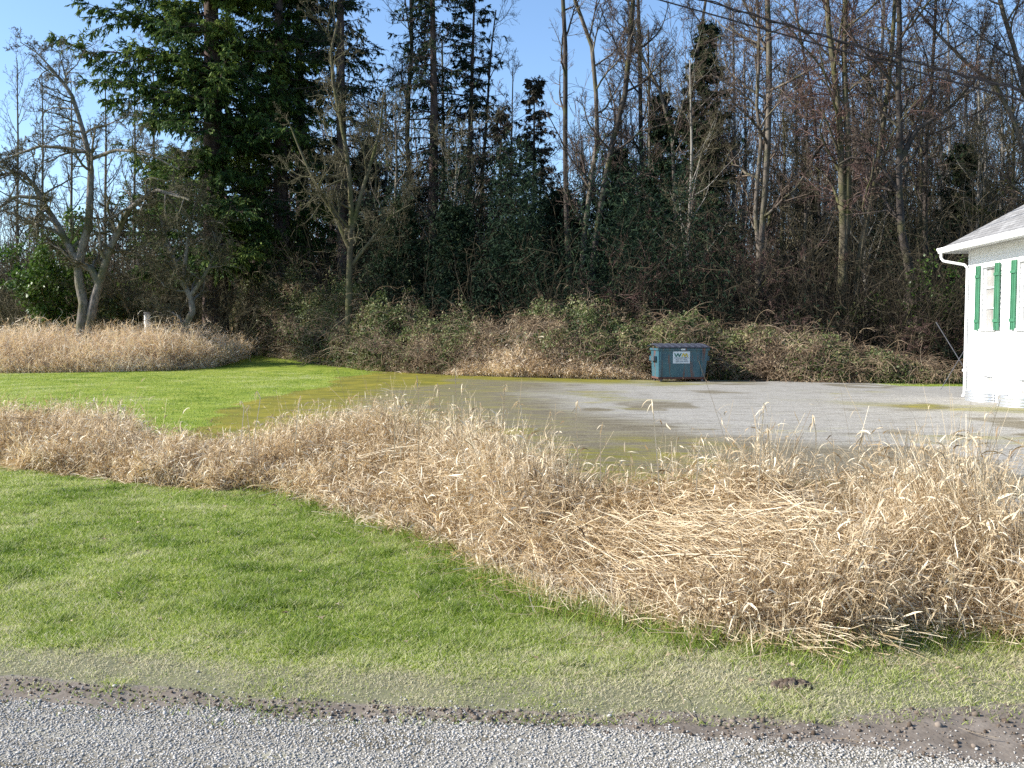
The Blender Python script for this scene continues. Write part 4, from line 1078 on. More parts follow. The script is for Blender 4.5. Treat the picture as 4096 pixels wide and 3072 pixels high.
# ------------------------------------------------------------------ bramble banks
BANKH = np.array([(-30, 3.0), (-17, 3.4), (-14.3, 4.0), (-10, 3.8), (-8.6, 3.2), (-4.8, 2.5), (-2.6, 2.1), (-.5, 1.95), (1.9, 2.3), (4.9, 2.1), (7, 1.85), (8.6, 1.6), (10.2, 1.3), (11.7, 1.1), (13.2, .75), (14.3, .3)])
def bramble(name, label, x0, x1, seed, green=.6, depth=5.0, dens=1.0, ends=(0, 0)):
    """a stretch of the thicket bank along the hedge line between x0 and x1"""
    rng = np.random.default_rng(seed)
    xc = (x0 + x1) / 2; yc = float(hedge_y(xc)) + depth / 2
    b = np.array([xc, yc, float(H(xc, yc))])
    Lx = x1 - x0
    def fr(x):
        return hedge_y(x) + .9 * (fbm(x * .8, x * 0 + 1, 503, 3) - .5)
    def top(x, y):
        e = .8 + .45 * vnoise(x * 2.7, y * 2.1, 779)
        if ends[0]: e = e * np.sqrt(np.clip((x - x0) / ends[0], 0, 1))
        if ends[1]: e = e * np.sqrt(np.clip((x1 - x) / ends[1], 0, 1))
        yy = np.clip((y - fr(x)) / 1.9, 0, 1)
        e = e * np.sqrt(np.clip(1 - (1 - yy) ** 2, 0, 1))
        return np.interp(x, BANKH[:, 0], BANKH[:, 1]) * e * (.55 + .85 * fbm(x * .9, y * .7, 777, 4))
    A1, A2, A3, A4 = Acc(), Acc(), Acc(), Acc()
    xs = np.linspace(x0, x1, 40); ts = np.linspace(0, 1, 16)
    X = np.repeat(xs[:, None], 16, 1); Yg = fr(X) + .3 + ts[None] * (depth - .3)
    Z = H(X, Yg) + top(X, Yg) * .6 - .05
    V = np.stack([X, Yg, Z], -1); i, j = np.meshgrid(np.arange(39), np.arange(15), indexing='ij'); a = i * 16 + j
    A4.add(V, np.stack([a, a + 16, a + 17, a + 1], -1), None, rng.uniform(0, .35, 640))  # dark filler sheet added inside the bank, standing in for its inner shade
    n = int(140 * Lx * dens)
    x = rng.uniform(x0, x1, n); m = rng.random(n) ** 1.6; y = fr(x) + m * depth
    tz = top(x, y)
    a = rng.normal(-1.57, 1.6, n)
    d = np.stack([np.cos(a) * .9, np.sin(a) * .7, .6 + rng.random(n)], 1)
    z0 = H(x, y) + tz * rng.uniform(0, 1.0, n)
    B = grow(rng, np.stack([x, y, z0], 1), d, rng.uniform(.6, 1.9, n), 8, .08, (0, 0, -.22))
    B[..., 2] = np.maximum(B[..., 2], H(B[..., 0], B[..., 1]) + .02)
    RB = taper(rng.uniform(.006, .012, n), 8, .5)
    tubes(A1, B, RB, 3, rng.uniform(0, 1, n))
    p, d, L, r, t = spawn(rng, B, RB, np.ones(n), 4, .2, 1, 45, 15, .35, .2)
    C = grow(rng, p, d, L, 4, .15, (0, 0, -.1)); tubes(A1, C, np.full((len(p), 4), .006), 3, rng.uniform(0, .8, len(p)))
    n = int(3600 * Lx * dens)
    x = rng.uniform(x0, x1, n) + rng.normal(0, .18, n) * (1 if not any(ends) else .3); m = rng.random(n) ** 2; y = fr(x) + m * depth
    tz = top(x, y); q = 1 - np.minimum(rng.exponential(.14, n), 1)
    q = np.where((m < .10) & (rng.random(n) < .75), rng.random(n), q)
    lump = fbm(x * 2.6, y * 2.6 + q * 3, 888, 3)
    z = H(x, y) + tz * q + rng.normal(0, .07, n) + .5 * (lump - .5) * q
    gn = fbm(x * .8, z * 1.5, 555, 3)
    isg = (gn + .42 * (q - .55) + rng.normal(0, .13, n)) > (.96 - green * .85)
    keep = rng.random(n) < np.clip(.25 + 1.5 * lump, 0, 1)
    for msk, AA, s0, ln in ((isg & keep, A2, .040, .085), (~isg & keep, A3, .017, .13)):
        k = np.where(msk)[0]
        if not len(k): continue
        dirv = norm(rng.normal(0, 1, (len(k), 3)) + [0, -.5, .2])
        pts = grow(rng, np.stack([x[k], y[k], z[k]], 1), dirv, ln * rng.uniform(.6, 1.3, len(k)), 3, .3)
        sd = norm(np.cross(dirv, norm(rng.normal(0, .55, (len(k), 3)) + [-.35, -.5, .8])))
        cl = fbm(x[k] * 2.2, z[k] * 2.2, 559, 2)
        ribbons(AA, pts, (s0 * (.35 + 1.0 * rng.random(len(k)) ** 1.5))[:, None] * np.array([.45, 1, .2])[None], sd, np.clip(.5 + 1.2 * (cl - .5) + rng.normal(0, .2, len(k)), 0, 1))
    root = empty(name, b); tagp(root, label, 'bramble thicket')
    A4.build('dark_core', M['clod'], root, offset=b)
    A1.build('canes', M['cane'], root, offset=b)
    A2.build('leaves', M['bramble'], root, offset=b)
    A3.build('dead_leaves', M['dead_leaf'], root, offset=b)
bramble('bramble_thicket', 'tall leafy bramble bank right of the gnarled tree, at the end of the lawn', -16.8, -9.4, 501, .60, ends=(1.5, 0))
bramble('bramble_thicket', 'dark green bramble bank bordering the mossy corner of the lot', -9.4, -5.2, 502, .58)
bramble('bramble_thicket', 'half green half brown bramble bank left of the straw-coloured bank', -5.2, -1.2, 503, .48)
bramble('bramble_thicket', 'straw-coloured dry bramble bank left of the bin, green only along its top', -1.2, 4.4, 504, .33)
bramble('bramble_thicket', 'mixed brown and green bramble bank directly behind the bin', 4.4, 7.6, 505, .42)
bramble('bramble_thicket', 'brown dry bramble bank just right of the bin', 7.6, 10.6, 506, .36)
bramble('bramble_thicket', 'green topped bramble bank nearest the house, tapering low', 10.6, 14.6, 507, .52, ends=(0, 2.0))
def f_bank(rng, n):
    x = rng.uniform(-2.6, 4.9, n); m = rng.random(n); y = hedge_y(x) - .35 + m * 1.9
    return x, y, m
straw_patch(12, f_bank, 11000, lambda x, m: 1.95 * (.35 + .65 * m) * np.interp(x, [-2.6, -1, .5, 3.4, 4.9], [.25, .7, 1, .75, .35]), 'bank_straw', 'dry tan grass growing up through the bramble bank left of the bin')

# ------------------------------------------------------------------ dark undergrowth and the far woods
def undergrowth():
    rng = np.random.default_rng(600)
    A = Acc(); A2 = Acc()
    n = 8500
    x = rng.uniform(-46, 32, n); y = hedge_y(x) + 3.5 + 17 * rng.random(n)
    kk = (rng.random(n) < np.interp(x, [-9, -6, 7, 10], [1, .45, .45, 1])); x, y = x[kk], y[kk]; n = len(x)
    h = rng.uniform(1.5, 5.0, n) + 4.5 * rng.random(n) ** 3
    S = grow(rng, np.stack([x, y, H(x, y) - .1], 1), np.stack([rng.normal(0, .35, n), rng.normal(0, .35, n), np.ones(n)], 1), h, 7, .13)
    RS = taper(rng.uniform(.010, .028, n), 7, .3); tubes(A, S, RS, 3, rng.uniform(.1, .9, n))
    p, d, L, r, t = spawn(rng, S, RS, h, 7, .15, 1, 45, 15, .32, .4)
    B = grow(rng, p, d, L, 4, .18, (0, 0, .02)); tubes(A, B, np.full((len(p), 4), .008), 3, rng.uniform(0, .8, len(p)))
    p, d, L, r, t = spawn(rng, B, np.ones((len(p), 4)), L, 3, .2, 1, 45, 15, .5, .3)
    C = grow(rng, p, d, L, 3, .2); ribbons(A, C, np.full((len(p), 3), .008), rng.normal(0, 1, (len(p), 3)), rng.uniform(0, .7, len(p)))
    tagp(A.build('undergrowth', M['brush_shaded']), 'dense brown brushwood between the trunks behind the brambles', kind='stuff')
    n = 260000
    x = np.where(rng.random(n) < .5, rng.uniform(-46, 32, n), rng.uniform(-8, 8.5, n)); y = hedge_y(x) + 3.6 + 18 * rng.random(n)  # packed denser in the centre, dark foliage standing in for deep shade
    g = fbm(x * .35, y * .35, 601, 3)
    top = (1.6 + 6.5 * sstep(.38, .68, g)) * np.interp(x, [-46, -20, -7, -5, 6, 9, 32], [.9, .9, 1.0, 1.35, 1.2, .7, .9])
    z = H(x, y) + top * rng.random(n) ** .8
    dv = norm(rng.normal(0, 1, (n, 3)) * [1, 1, .5])
    pts = grow(rng, np.stack([x, y, z], 1), dv, rng.uniform(.10, .30, n), 3, .15, (0, 0, -.35))
    ribbons(A2, pts, (rng.uniform(.012, .03, n))[:, None] * np.array([.5, 1, .2])[None], rng.normal(0, 1, (n, 3)), rng.uniform(0, .8, n))
    tagp(A2.build('evergreen_undergrowth', M['needles_dark']), 'dark evergreen understorey put in to deepen the shade between the trunks', kind='stuff')
undergrowth()

def far_woods():
    rng = np.random.default_rng(610)
    A = Acc(); A2 = Acc()
    n = 2300
    x = rng.uniform(-75, 75, n); y = rng.uniform(70, 96, n)
    h = rng.uniform(7, 18, n) * np.interp(x, [-75, -26, -20, -2, 1, 5, 9, 14, 75], [.65, .65, 1.2, 1.1, .7, .7, 1.25, 1.5, 1.5])
    S = grow(rng, np.stack([x, y, H(x, y) - .2], 1), np.stack([rng.normal(0, .08, n), rng.normal(0, .08, n), np.ones(n)], 1), h, 8, .05)
    RS = taper(rng.uniform(.05, .12, n), 8, .15); tubes(A, S, RS, 4, rng.uniform(.2, .9, n))
    p, d, L, r, t = spawn(rng, S, RS, h, 16, .12, 1, 42, 12, .22, .4)
    B = grow(rng, p, d, L, 4, .15, (0, 0, .06)); tubes(A, B, np.full((len(p), 4), .017), 3, rng.uniform(0, .8, len(p)))
    p, d, L, r, t = spawn(rng, B, np.ones((len(p), 4)), L, 4, .2, 1, 42, 15, .5, .3)
    C = grow(rng, p, d, L, 3, .2, (0, 0, .05)); ribbons(A, C, np.full((len(p), 3), .015), rng.normal(0, 1, (len(p), 3)), rng.uniform(0, .7, len(p)))
    tagp(A.build('far_woods', M['twig']), 'far belt of bare woodland closing the view behind the trees', kind='stuff')
    n = 90000
    x = rng.uniform(-75, 75, n); y = rng.uniform(74, 98, n)
    g = fbm(x * .16, y * .16, 611, 3)
    top = 1.5 + 10 * sstep(.35, .7, g)
    z = H(x, y) + top * rng.random(n) ** .8
    pts = grow(rng, np.stack([x, y, z], 1), norm(rng.normal(0, 1, (n, 3)) * [1, 1, .5]), rng.uniform(.3, .7, n), 3, .15, (0, 0, -.2))
    ribbons(A2, pts, (rng.uniform(.07, .14, n))[:, None] * np.array([.5, 1, .2])[None], rng.normal(0, 1, (n, 3)), rng.uniform(0, .8, n))
    tagp(A2.build('far_evergreens', M['needles_dark']), 'dark evergreen foliage of the far woodland belt', kind='stuff')
far_woods()

# ------------------------------------------------------------------ white house
W0 = np.array([11.4, 23.8]); WD = np.array([-0.0714, -0.9974]); WN = np.array([-0.9974, 0.0714])   # wall origin, along, outward
HW = empty('white_house', (W0[0], W0[1], 0))
ang = math.atan2(WD[1], WD[0])
HW.rotation_euler = (0, 0, ang)        # local x runs along the wall towards the road, local -y points outward
tagp(HW, 'white clapboard house with green shutters and grey shingle roof at the right edge', 'house')
# local frame: x along wall, y inward is +? : rotate (0,1) by ang
ysgn = 1.0 if (-math.sin(ang) * WN[0] + math.cos(ang) * WN[1]) < 0 else -1.0
def LY(o): return -o * ysgn            # outward distance o -> local y
M['siding'] = None
def siding():
    m, nt, pb, out = newmat('siding')
    L = nt.links.new
    tc = N(nt, "ShaderNodeTexCoord"); sp = N(nt, "ShaderNodeSeparateXYZ"); L(tc.outputs["Object"], sp.inputs[0])
    n1 = N(nt, "ShaderNodeTexNoise"); n1.inputs["Scale"].default_value = 3; n1.inputs["Detail"].default_value = 7; L(tc.outputs["Object"], n1.inputs[0])
    cr = ramp(nt, [(0.3, (.76, .76, .755)), (.7, (.83, .83, .825))]); L(n1.outputs[0], cr.inputs[0]); L(cr.outputs[0], pb.inputs["Base Color"])
    pb.inputs["Roughness"].default_value = .6
    return m
M['siding'] = siding()
M['trim'] = flat_mat('white_trim', (.80, .80, .80), .45, vary=.04)
M['shutter'] = flat_mat('shutter_green', (.05, .17, .095), .55, vary=.2)
M['shingle'] = None
def shingle():
    m, nt, pb, out = newmat('shingle')
    L = nt.links.new
    tc = N(nt, "ShaderNodeTexCoord")
    br = N(nt, "ShaderNodeTexBrick"); br.offset = .5
    br.inputs["Scale"].default_value = 1; br.inputs["Brick Width"].default_value = .33; br.inputs["Row Height"].default_value = .14; br.inputs["Mortar Size"].default_value = .008
    br.inputs["Color1"].default_value = (.19, .185, .18, 1); br.inputs["Color2"].default_value = (.30, .295, .29, 1); br.inputs["Mortar"].default_value = (.07, .07, .07, 1)
    L(tc.outputs["UV"], br.inputs[0])
    n1 = N(nt, "ShaderNodeTexNoise"); n1.inputs["Scale"].default_value = 40; n1.inputs["Detail"].default_value = 6; L(tc.outputs["Object"], n1.inputs[0])
    mx = N(nt, "ShaderNodeMix", data_type='RGBA', blend_type='MULTIPLY'); mx.inputs[0].default_value = 1
    r = ramp(nt, [(.3, (.75, .75, .75)), (.7, (1.2, 1.2, 1.2))]); L(n1.outputs[0], r.inputs[0])
    L(br.outputs[0], mx.inputs[6]); L(r.outputs[0], mx.inputs[7]); L(mx.outputs[2], pb.inputs["Base Color"])
    pb.inputs["Roughness"].default_value = .95
    bp = N(nt, "ShaderNodeBump"); bp.inputs["Distance"].default_value = .01; bp.inputs["Strength"].default_value = .8
    L(br.outputs["Fac"], bp.inputs["Height"]); bp.invert = True; L(bp.outputs[0], pb.inputs["Normal"])
    return m
M['shingle'] = shingle()
M['glass'] = None
def winglass():
    m, nt, pb, out = newmat('window_glass')
    L = nt.links.new
    tc = N(nt, "ShaderNodeTexCoord")
    n1 = N(nt, "ShaderNodeTexNoise"); n1.inputs["Scale"].default_value = 2.2; n1.inputs["Detail"].default_value = 3; L(tc.outputs["Object"], n1.inputs[0])
    cr = ramp(nt, [(.3, (.20, .19, .17)), (.7, (.42, .41, .39))]); L(n1.outputs[0], cr.inputs[0]); L(cr.outputs[0], pb.inputs["Base Color"])
    pb.inputs["Roughness"].default_value = .12; pb.inputs["Specular IOR Level"].default_value = .8
    return m
M['glass'] = winglass()
M['galv'] = flat_mat('galvanised_steel', (.62, .64, .66), .35, metal=.7, vary=.1)
M['unlit_rooms'] = flat_mat('unlit_black', (.05, .05, .05), .6)

LEN, WID, EH = 13.0, 9.0, 3.72
def ybox(bm, x0, x1, o0, o1, z0, z1):
    a, b = sorted((LY(o0), LY(o1))); bx(bm, x0, x1, a, b, z0, z1)
# wall: lap boards as real stepped geometry on the visible side, openings cut
openings = [(0.86, 1.52, 1.72, 3.19), (2.78, 3.44, 1.72, 3.19), (5.2, 5.86, 1.72, 3.19), (7.6, 8.26, 1.72, 3.19), (1.0, 1.50, .24, .60), (2.80, 3.30, .24, .60), (5.2, 5.7, .24, .60)]
bm = bmesh.new()
def wall_boards(bm):
    z = 0.0
    step = .125
    zs = [0.0, .70] + [.70 + step * (i + 1) for i in range(int((EH - .70) / step) + 1)]
    zs = [q for q in zs if q < EH] + [EH]
    for z0, z1 in zip(zs[:-1], zs[1:]):
        cuts = [(0, LEN)]
        zz = [z0] + sorted({q for o in openings for q in (o[2], o[3]) if z0 < q < z1}) + [z1]
        for a0, a1 in zip(zz[:-1], zz[1:]):
            mid = (a0 + a1) / 2
            xs = 0.0
            segs = []
            for o in sorted(o for o in openings if o[2] < mid < o[3]):
                segs.append((xs, o[0])); xs = o[1]
            segs.append((xs, LEN))
            f0 = (z1 - a0) / (z1 - z0); f1 = (z1 - a1) / (z1 - z0)
            lap = .010 if z0 >= .69 else 0.0
            for s0, s1 in segs:
                o0, o1 = lap * f0, lap * f1
                y0, y1, yi = LY(o0), LY(o1), LY(-.15)
                hull8(bm, [(s0, y0, a0), (s1, y0, a0), (s1, yi, a0), (s0, yi, a0), (s0, y1, a1), (s1, y1, a1), (s1, yi, a1), (s0, yi, a1)])
wall_boards(bm)
ybox(bm, 0.0, LEN, -WID + .15, -WID, 0, EH)
ybox(bm, 0.0, .15, -.152, -WID + .152, 0, EH)
ybox(bm, LEN - .15, LEN, -.152, -WID + .152, 0, EH)
bobj('wall', bm, M['siding'], HW)
bm = bmesh.new(); ybox(bm, -.012, .10, -.10, .022, .70, EH); 
bobj('corner_board', bm, M['trim'], HW)
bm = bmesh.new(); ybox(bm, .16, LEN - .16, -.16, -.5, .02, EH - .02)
bobj('interior', bm, M['unlit_rooms'], HW)  # near-black block stands in for the unlit rooms behind the openings
# roof: hip
OV = .5; SL = .655
ex0, ex1, eo0, eo1 = -OV, LEN + OV, OV, -WID - OV
hh = (WID / 2 + OV) * SL
zr = EH + .06
c = [(ex0, LY(eo0), zr), (ex1, LY(eo0), zr), (ex1, LY(eo1), zr), (ex0, LY(eo1), zr)]
rx0, rx1 = ex0 + WID / 2 + OV, ex1 - WID / 2 - OV
t_ = [(rx0, LY(-WID / 2), zr + hh), (rx1, LY(-WID / 2), zr + hh)]
me = bpy.data.meshes.new('roof')
me.from_pydata(c + t_, [], [(0, 1, 5, 4), (2, 3, 4, 5), (1, 2, 5), (3, 0, 4), (3, 2, 1, 0)])
uv = me.uv_layers.new(name='UVMap')
slh = math.sqrt(1 + SL * SL)
for pl in me.polygons:
    for li in pl.loop_indices:
        co = me.vertices[me.loops[li].vertex_index].co
        if pl.index in (0, 1): uv.data[li].uv = (co.x, abs(co.z - zr) / SL * slh)
        else: uv.data[li].uv = (co.y, abs(co.z - zr) / SL * slh)
me.materials.append(M['shingle'])
ro = bpy.data.objects.new('roof', me); COL.objects.link(ro); ro.parent = HW
bm = bmesh.new()
ybox(bm, ex0 + .02, ex1 - .02, OV - .02, -.001, EH - .02, EH + .052)
ybox(bm, ex0 + .02, -.001, -.002, -WID - OV + .02, EH - .02, EH + .052)
bobj('soffit', bm, M['trim'], HW)
def gutter(bm, a, b, out):
    pass
bm = bmesh.new()
# K-style gutter along the eave: profile extruded along x
prof = [(OV + .0, EH + .055), (OV + .0, EH - .075), (OV + .07, EH - .075), (OV + .085, EH - .03), (OV + .115, EH + .01), (OV + .115, EH + .05), (OV + .10, EH + .05), (OV + .10, EH + .012), (OV + .06, EH - .06), (OV + .012, EH - .06), (OV + .012, EH + .055)]
va = [bm.verts.new((ex0 - .03, LY(o), z)) for o, z in prof]; vb = [bm.verts.new((ex1, LY(o), z)) for o, z in prof]
for i in range(len(prof)):
    j = (i + 1) % len(prof); bm.faces.new((va[i], va[j], vb[j], vb[i]))
bm.faces.new(va[::-1]); bm.faces.new(vb)
ybox(bm, ex0 - .03, ex0 - .001, OV, -WID - OV, EH - .075, EH + .05)
bobj('gutter', bm, M['trim'], HW)
bm = bmesh.new()
path = [(ex0 + .12, OV + .05, EH - .07), (ex0 + .12, OV + .05, EH - .20), (ex0 + .16, OV + .0, EH - .28), (0.02, .12, EH - .40), (.05, .065, EH - .48), (.05, .065, .12), (.05, .11, .03)]
for q0, q1 in zip(path[:-1], path[1:]):
    cyl(bm, (q0[0], LY(q0[1]), q0[2]), (q1[0], LY(q1[1]), q1[2]), .033, n=12)
bobj('downspout', bm, M['trim'], HW, smooth=False)
bm = bmesh.new(); ybox(bm, -.16, -.013, -.02, .05, .66, .72); bobj('vent_pipe', bm, M['trim'], HW)
for (x0, x1, z0, z1) in openings:
    base = z1 < 1
    bm = bmesh.new(); w = .035
    if base:
        ybox(bm, x0, x1, -.10, -.06, z0, z0 + w); ybox(bm, x0, x1, -.10, -.06, z1 - w, z1)
        ybox(bm, x0, x0 + w, -.10, -.061, z0 + w, z1 - w); ybox(bm, x1 - w, x1, -.10, -.061, z0 + w, z1 - w)
        ybox(bm, (x0 + x1) / 2 - .015, (x0 + x1) / 2 + .015, -.10, -.061, z0 + w, z1 - w)
    else:
        ww = .07
        ybox(bm, x0 - ww, x1 + ww, .012, .032, z1, z1 + .09); ybox(bm, x0 - ww - .02, x1 + ww + .02, .012, .06, z0 - .05, z0)
        ybox(bm, x0 - ww, x0, .012, .031, z0, z1); ybox(bm, x1, x1 + ww, .012, .031, z0, z1)
        ybox(bm, x0, x1, -.10, -.04, z0, z0 + w); ybox(bm, x0, x1, -.10, -.04, z1 - w, z1)
        ybox(bm, x0, x0 + w, -.10, -.041, z0 + w, z1 - w); ybox(bm, x1 - w, x1, -.10, -.041, z0 + w, z1 - w)
        for f in (1 / 3, 2 / 3):
            zc = z0 + (z1 - z0) * f; ybox(bm, x0 + w, x1 - w, -.095, -.045, zc - .016, zc + .016)
    fr = bobj('window_frame', bm, M['trim'], HW)
    bm = bmesh.new(); ybox(bm, x0 + .01, x1 - .01, -.082, -.088, z0 + .01, z1 - .01)
    bobj('pane', bm, M['glass'], fr)
    if not base:
        for xs in (x0 - .33, x1 + .08):
            bm = bmesh.new()
            ybox(bm, xs, xs + .045, .034, .064, z0 - .03, z1 + .06); ybox(bm, xs + .205, xs + .25, .034, .064, z0 - .03, z1 + .06)
            ybox(bm, xs + .046, xs + .204, .034, .052, z0 - .028, z1 + .058)
            ybox(bm, xs + .118, xs + .13, .053, .060, z0 - .02, z1 + .05)
            for zc in (z0 + .19, z1 - .20):
                ybox(bm, xs - .012, xs + .262, .030, .078, zc - .035, zc + .035)
            bobj('shutter', bm, M['shutter'], HW)
    else:
        bm = bmesh.new(); xc = (x0 + x1) / 2 - .12; R_ = .55
        n = 28; zs = np.linspace(-.02, .24, 27)
        ring = []
        for z in zs:
            rr = R_ + .010 * math.cos(z / .066 * 6.283)
            ring.append([bm.verts.new((xc - math.cos(math.pi * i / n) * rr, LY(math.sin(math.pi * i / n) * rr * .75 + .012), float(z))) for i in range(n + 1)])
        for r0, r1 in zip(ring[:-1], ring[1:]):
            for i in range(n): bm.faces.new((r0[i], r0[i + 1], r1[i + 1], r1[i]))
        o = bobj('window_well', bm, M['galv'], HW, smooth=True)
        sm = o.modifiers.new('thick', 'SOLIDIFY'); sm.thickness = .006

# wire stay and poles behind the house corner
def pole(name, label, p0, p1, r, mat, cat='pole'):
    bm = bmesh.new(); p0 = Vector(p0); p1 = Vector(p1)
    cyl(bm, (0, 0, 0), p1 - p0, r, n=10)
    o = bobj(name, bm, mat, loc=p0); return tagp(o, label, cat)
M['wood_grey'] = flat_mat('weathered_wood', (.34, .31, .28), .9, vary=.25, scale=9)
M['wood_dark'] = flat_mat('dark_grey_wood', (.13, .13, .14), .9, vary=.25, scale=9)  # even dark blue-grey wood tone
pole('leaning_pole', 'weathered pole leaning behind the white house corner', (float(P(978, 372, 27.2)[0]), 27.2, .02), tuple(P(936, 322, 27.6)), .013, M['wood_dark'])
pole('prop_stick', 'thin pale prop stick low behind the white house corner', (float(P(941, 376, 26.8)[0]), 26.8, .03), tuple(P(964, 351, 26.9)), .009, M['wood_dark'], 'stick')

# ------------------------------------------------------------------ overhead wires
M['cable'] = flat_mat('cable_black', (.012, .012, .014), .9, vary=.1, spec=.05)
def cable(label, a, m, b, r, twist=False):
    """three picture points at chosen distances, run on beyond the frame"""
    a, m, b = np.array(a), np.array(m), np.array(b)
    t = np.linspace(-.8, 1.8, 90)[:, None]
    pts = a * (1 - t) * (1 - 2 * t) + m * 4 * t * (1 - t) + b * t * (2 * t - 1)
    A = Acc(); tubes(A, pts[None], np.full((1, 90), r), 8)
    if twist:
        tt = np.linspace(0, 1, 500); pp = np.stack([np.interp(tt, np.linspace(0, 1, 90), pts[:, j]) for j in range(3)], 1)
        ph = tt * 2 * np.pi * 26
        off = np.stack([0 * ph, np.cos(ph), np.sin(ph)], 1) * r * 2.0
        tubes(A, (pp + off)[None], np.full((1, 500), r * .75), 6)
    c0 = pts[45]
    o = A.build('overhead_cable', M['cable'], offset=c0); o.location = c0
    tagp(o, label, 'cable', 'overhead cables across the upper right')
cable('thin lower overhead cable crossing the upper right of the sky', P(660, 0, 22), P(848, 52.5, 19.5), P(1024, 101, 17), .017)
cable('thicker twisted overhead cable, the upper one at right', P(704, 0, 22), P(880, 52.5, 19.5), P(1024, 90, 17), .018, True)

# ------------------------------------------------------------------ rubbish bin
DZ = 31.7
def at(u): return (u - 512) / FPX * DZ
def zt(v): return CAMH - (v - 334) / FPX * DZ
BC = (at(682.5), DZ + .55)
bin_ = empty('dumpster', (BC[0], DZ + .6, float(H(BC[0], DZ))))
bin_.rotation_euler = (0, 0, math.radians(4.5))
tagp(bin_, 'rust-streaked blue metal rubbish bin with black lid on the lot', 'dumpster')
def dumpster_mat():
    m, nt, pb, out = newmat('bin_paint')
    L = nt.links.new
    tc = N(nt, "ShaderNodeTexCoord")
    n1 = N(nt, "ShaderNodeTexNoise"); n1.inputs["Scale"].default_value = 3; n1.inputs["Detail"].default_value = 7; L(tc.outputs["Object"], n1.inputs[0])
    c = ramp(nt, [(.3, (.028, .085, .12)), (.7, (.045, .125, .15))]); L(n1.outputs[0], c.inputs[0])
    mp = N(nt, "ShaderNodeMapping"); mp.inputs["Scale"].default_value = (9, 4, .9); L(tc.outputs["Object"], mp.inputs[0])
    n2 = N(nt, "ShaderNodeTexNoise"); n2.inputs["Scale"].default_value = 1.0; n2.inputs["Detail"].default_value = 6; n2.inputs["Roughness"].default_value = .6; L(mp.outputs[0], n2.inputs[0])
    r = ramp(nt, [(.53, (0, 0, 0)), (.60, (.9, .9, .9))]); L(n2.outputs[0], r.inputs[0])
    mx = N(nt, "ShaderNodeMix", data_type='RGBA'); L(r.outputs[0], mx.inputs[0]); L(c.outputs[0], mx.inputs[6]); mx.inputs[7].default_value = (.13, .055, .04, 1)
    L(mx.outputs[2], pb.inputs["Base Color"]); pb.inputs["Roughness"].default_value = .45
    return m
M['bin'] = dumpster_mat()
M['lid'] = flat_mat('lid_black', (.045, .05, .07), .5, vary=.3, scale=9)
M['rubber'] = flat_mat('caster', (.12, .12, .13), .7)
M['rust'] = flat_mat('rust', (.11, .05, .038), .9, vary=.4, scale=8)
hx = .845
bm = bmesh.new()
# slightly tapering tub: wider at the top, deep back
hull8(bm, [(-hx + .02, -.50, .16), (hx - .10, -.50, .16), (hx - .10, .50, .16), (-hx + .02, .50, .16), (-hx, -.56, 1.12), (hx, -.56, 1.12), (hx, .60, 1.12), (-hx, .60, 1.12)])
for f in list(bm.faces):
    if all(abs(v.co.z - 1.12) < 1e-4 for v in f.verts): bm.faces.remove(f)
bobj('body', bm, M['bin'], bin_).modifiers.new('s', 'SOLIDIFY').thickness = .012
bm = bmesh.new()
bx(bm, -hx - .03, hx + .03, -.60, -.561, 1.05, 1.125)
bx(bm, -hx - .03, hx + .03, .601, .64, 1.05, 1.125)
bx(bm, -hx - .035, -hx - .002, -.559, .60, 1.05, 1.125)
bx(bm, hx + .002, hx + .035, -.559, .60, 1.05, 1.125)
bobj('rim', bm, M['bin'], bin_, .004)
for s_ in (-1, 1):                       # fork pockets on both sides
    bm = bmesh.new()
    xx = s_ * (hx + .012)
    a, b = sorted((xx, xx + s_ * .10)); bx(bm, a, b, -.30, .34, .70, .86)
    bobj('fork_pocket', bm, M['bin'], bin_, .005)
bm = bmesh.new()
hull8(bm, [(-hx + .00, -.515, .10), (hx - .09, -.515, .10), (hx - .09, .52, .10), (-hx + .00, .52, .10), (-hx + .00, -.515, .158), (hx - .09, -.515, .158), (hx - .09, .52, .158), (-hx, .52, .158)])
bobj('base_rail', bm, M['rust'], bin_)
for xx in (-.80, .60):                    # vertical stiffening ribs near the corners
    bm = bmesh.new()
    hull8(bm, [(xx, -.545, .17), (xx + .05, -.545, .17), (xx + .05, -.51, .17), (xx, -.51, .17), (xx, -.598, 1.04), (xx + .05, -.598, 1.04), (xx + .05, -.562, 1.04), (xx, -.562, 1.04)])
    bobj('stiffener', bm, M['bin'], bin_)
for k, (x0, x1) in enumerate(((-.88, -.01), (.01, .89))):   # two ribbed lids
    bm = bmesh.new()
    n = 24
    top = []
    for yy, zz in ((-.66, 1.135), (-.66, 1.165), (0, 1.25), (.62, 1.27)):
        row = []
        for i in range(n + 1):
            xx = x0 + (x1 - x0) * i / n
            zr_ = zz + (.018 if (i // 3) % 2 and zz > 1.14 else 0)
            row.append(bm.verts.new((xx, yy, zr_)))
        top.append(row)
    for r0, r1 in zip(top[:-1], top[1:]):
        for i in range(n): bm.faces.new((r0[i], r0[i + 1], r1[i + 1], r1[i]))
    ld = bobj('lid', bm, M['lid'], bin_)
    ld.modifiers.new('s', 'SOLIDIFY').thickness = .02
bm = bmesh.new(); cyl(bm, (-hx - .12, .63, 1.20), (hx + .12, .63, 1.20), .018, n=10); bobj('hinge_bar', bm, M['lid'], bin_)
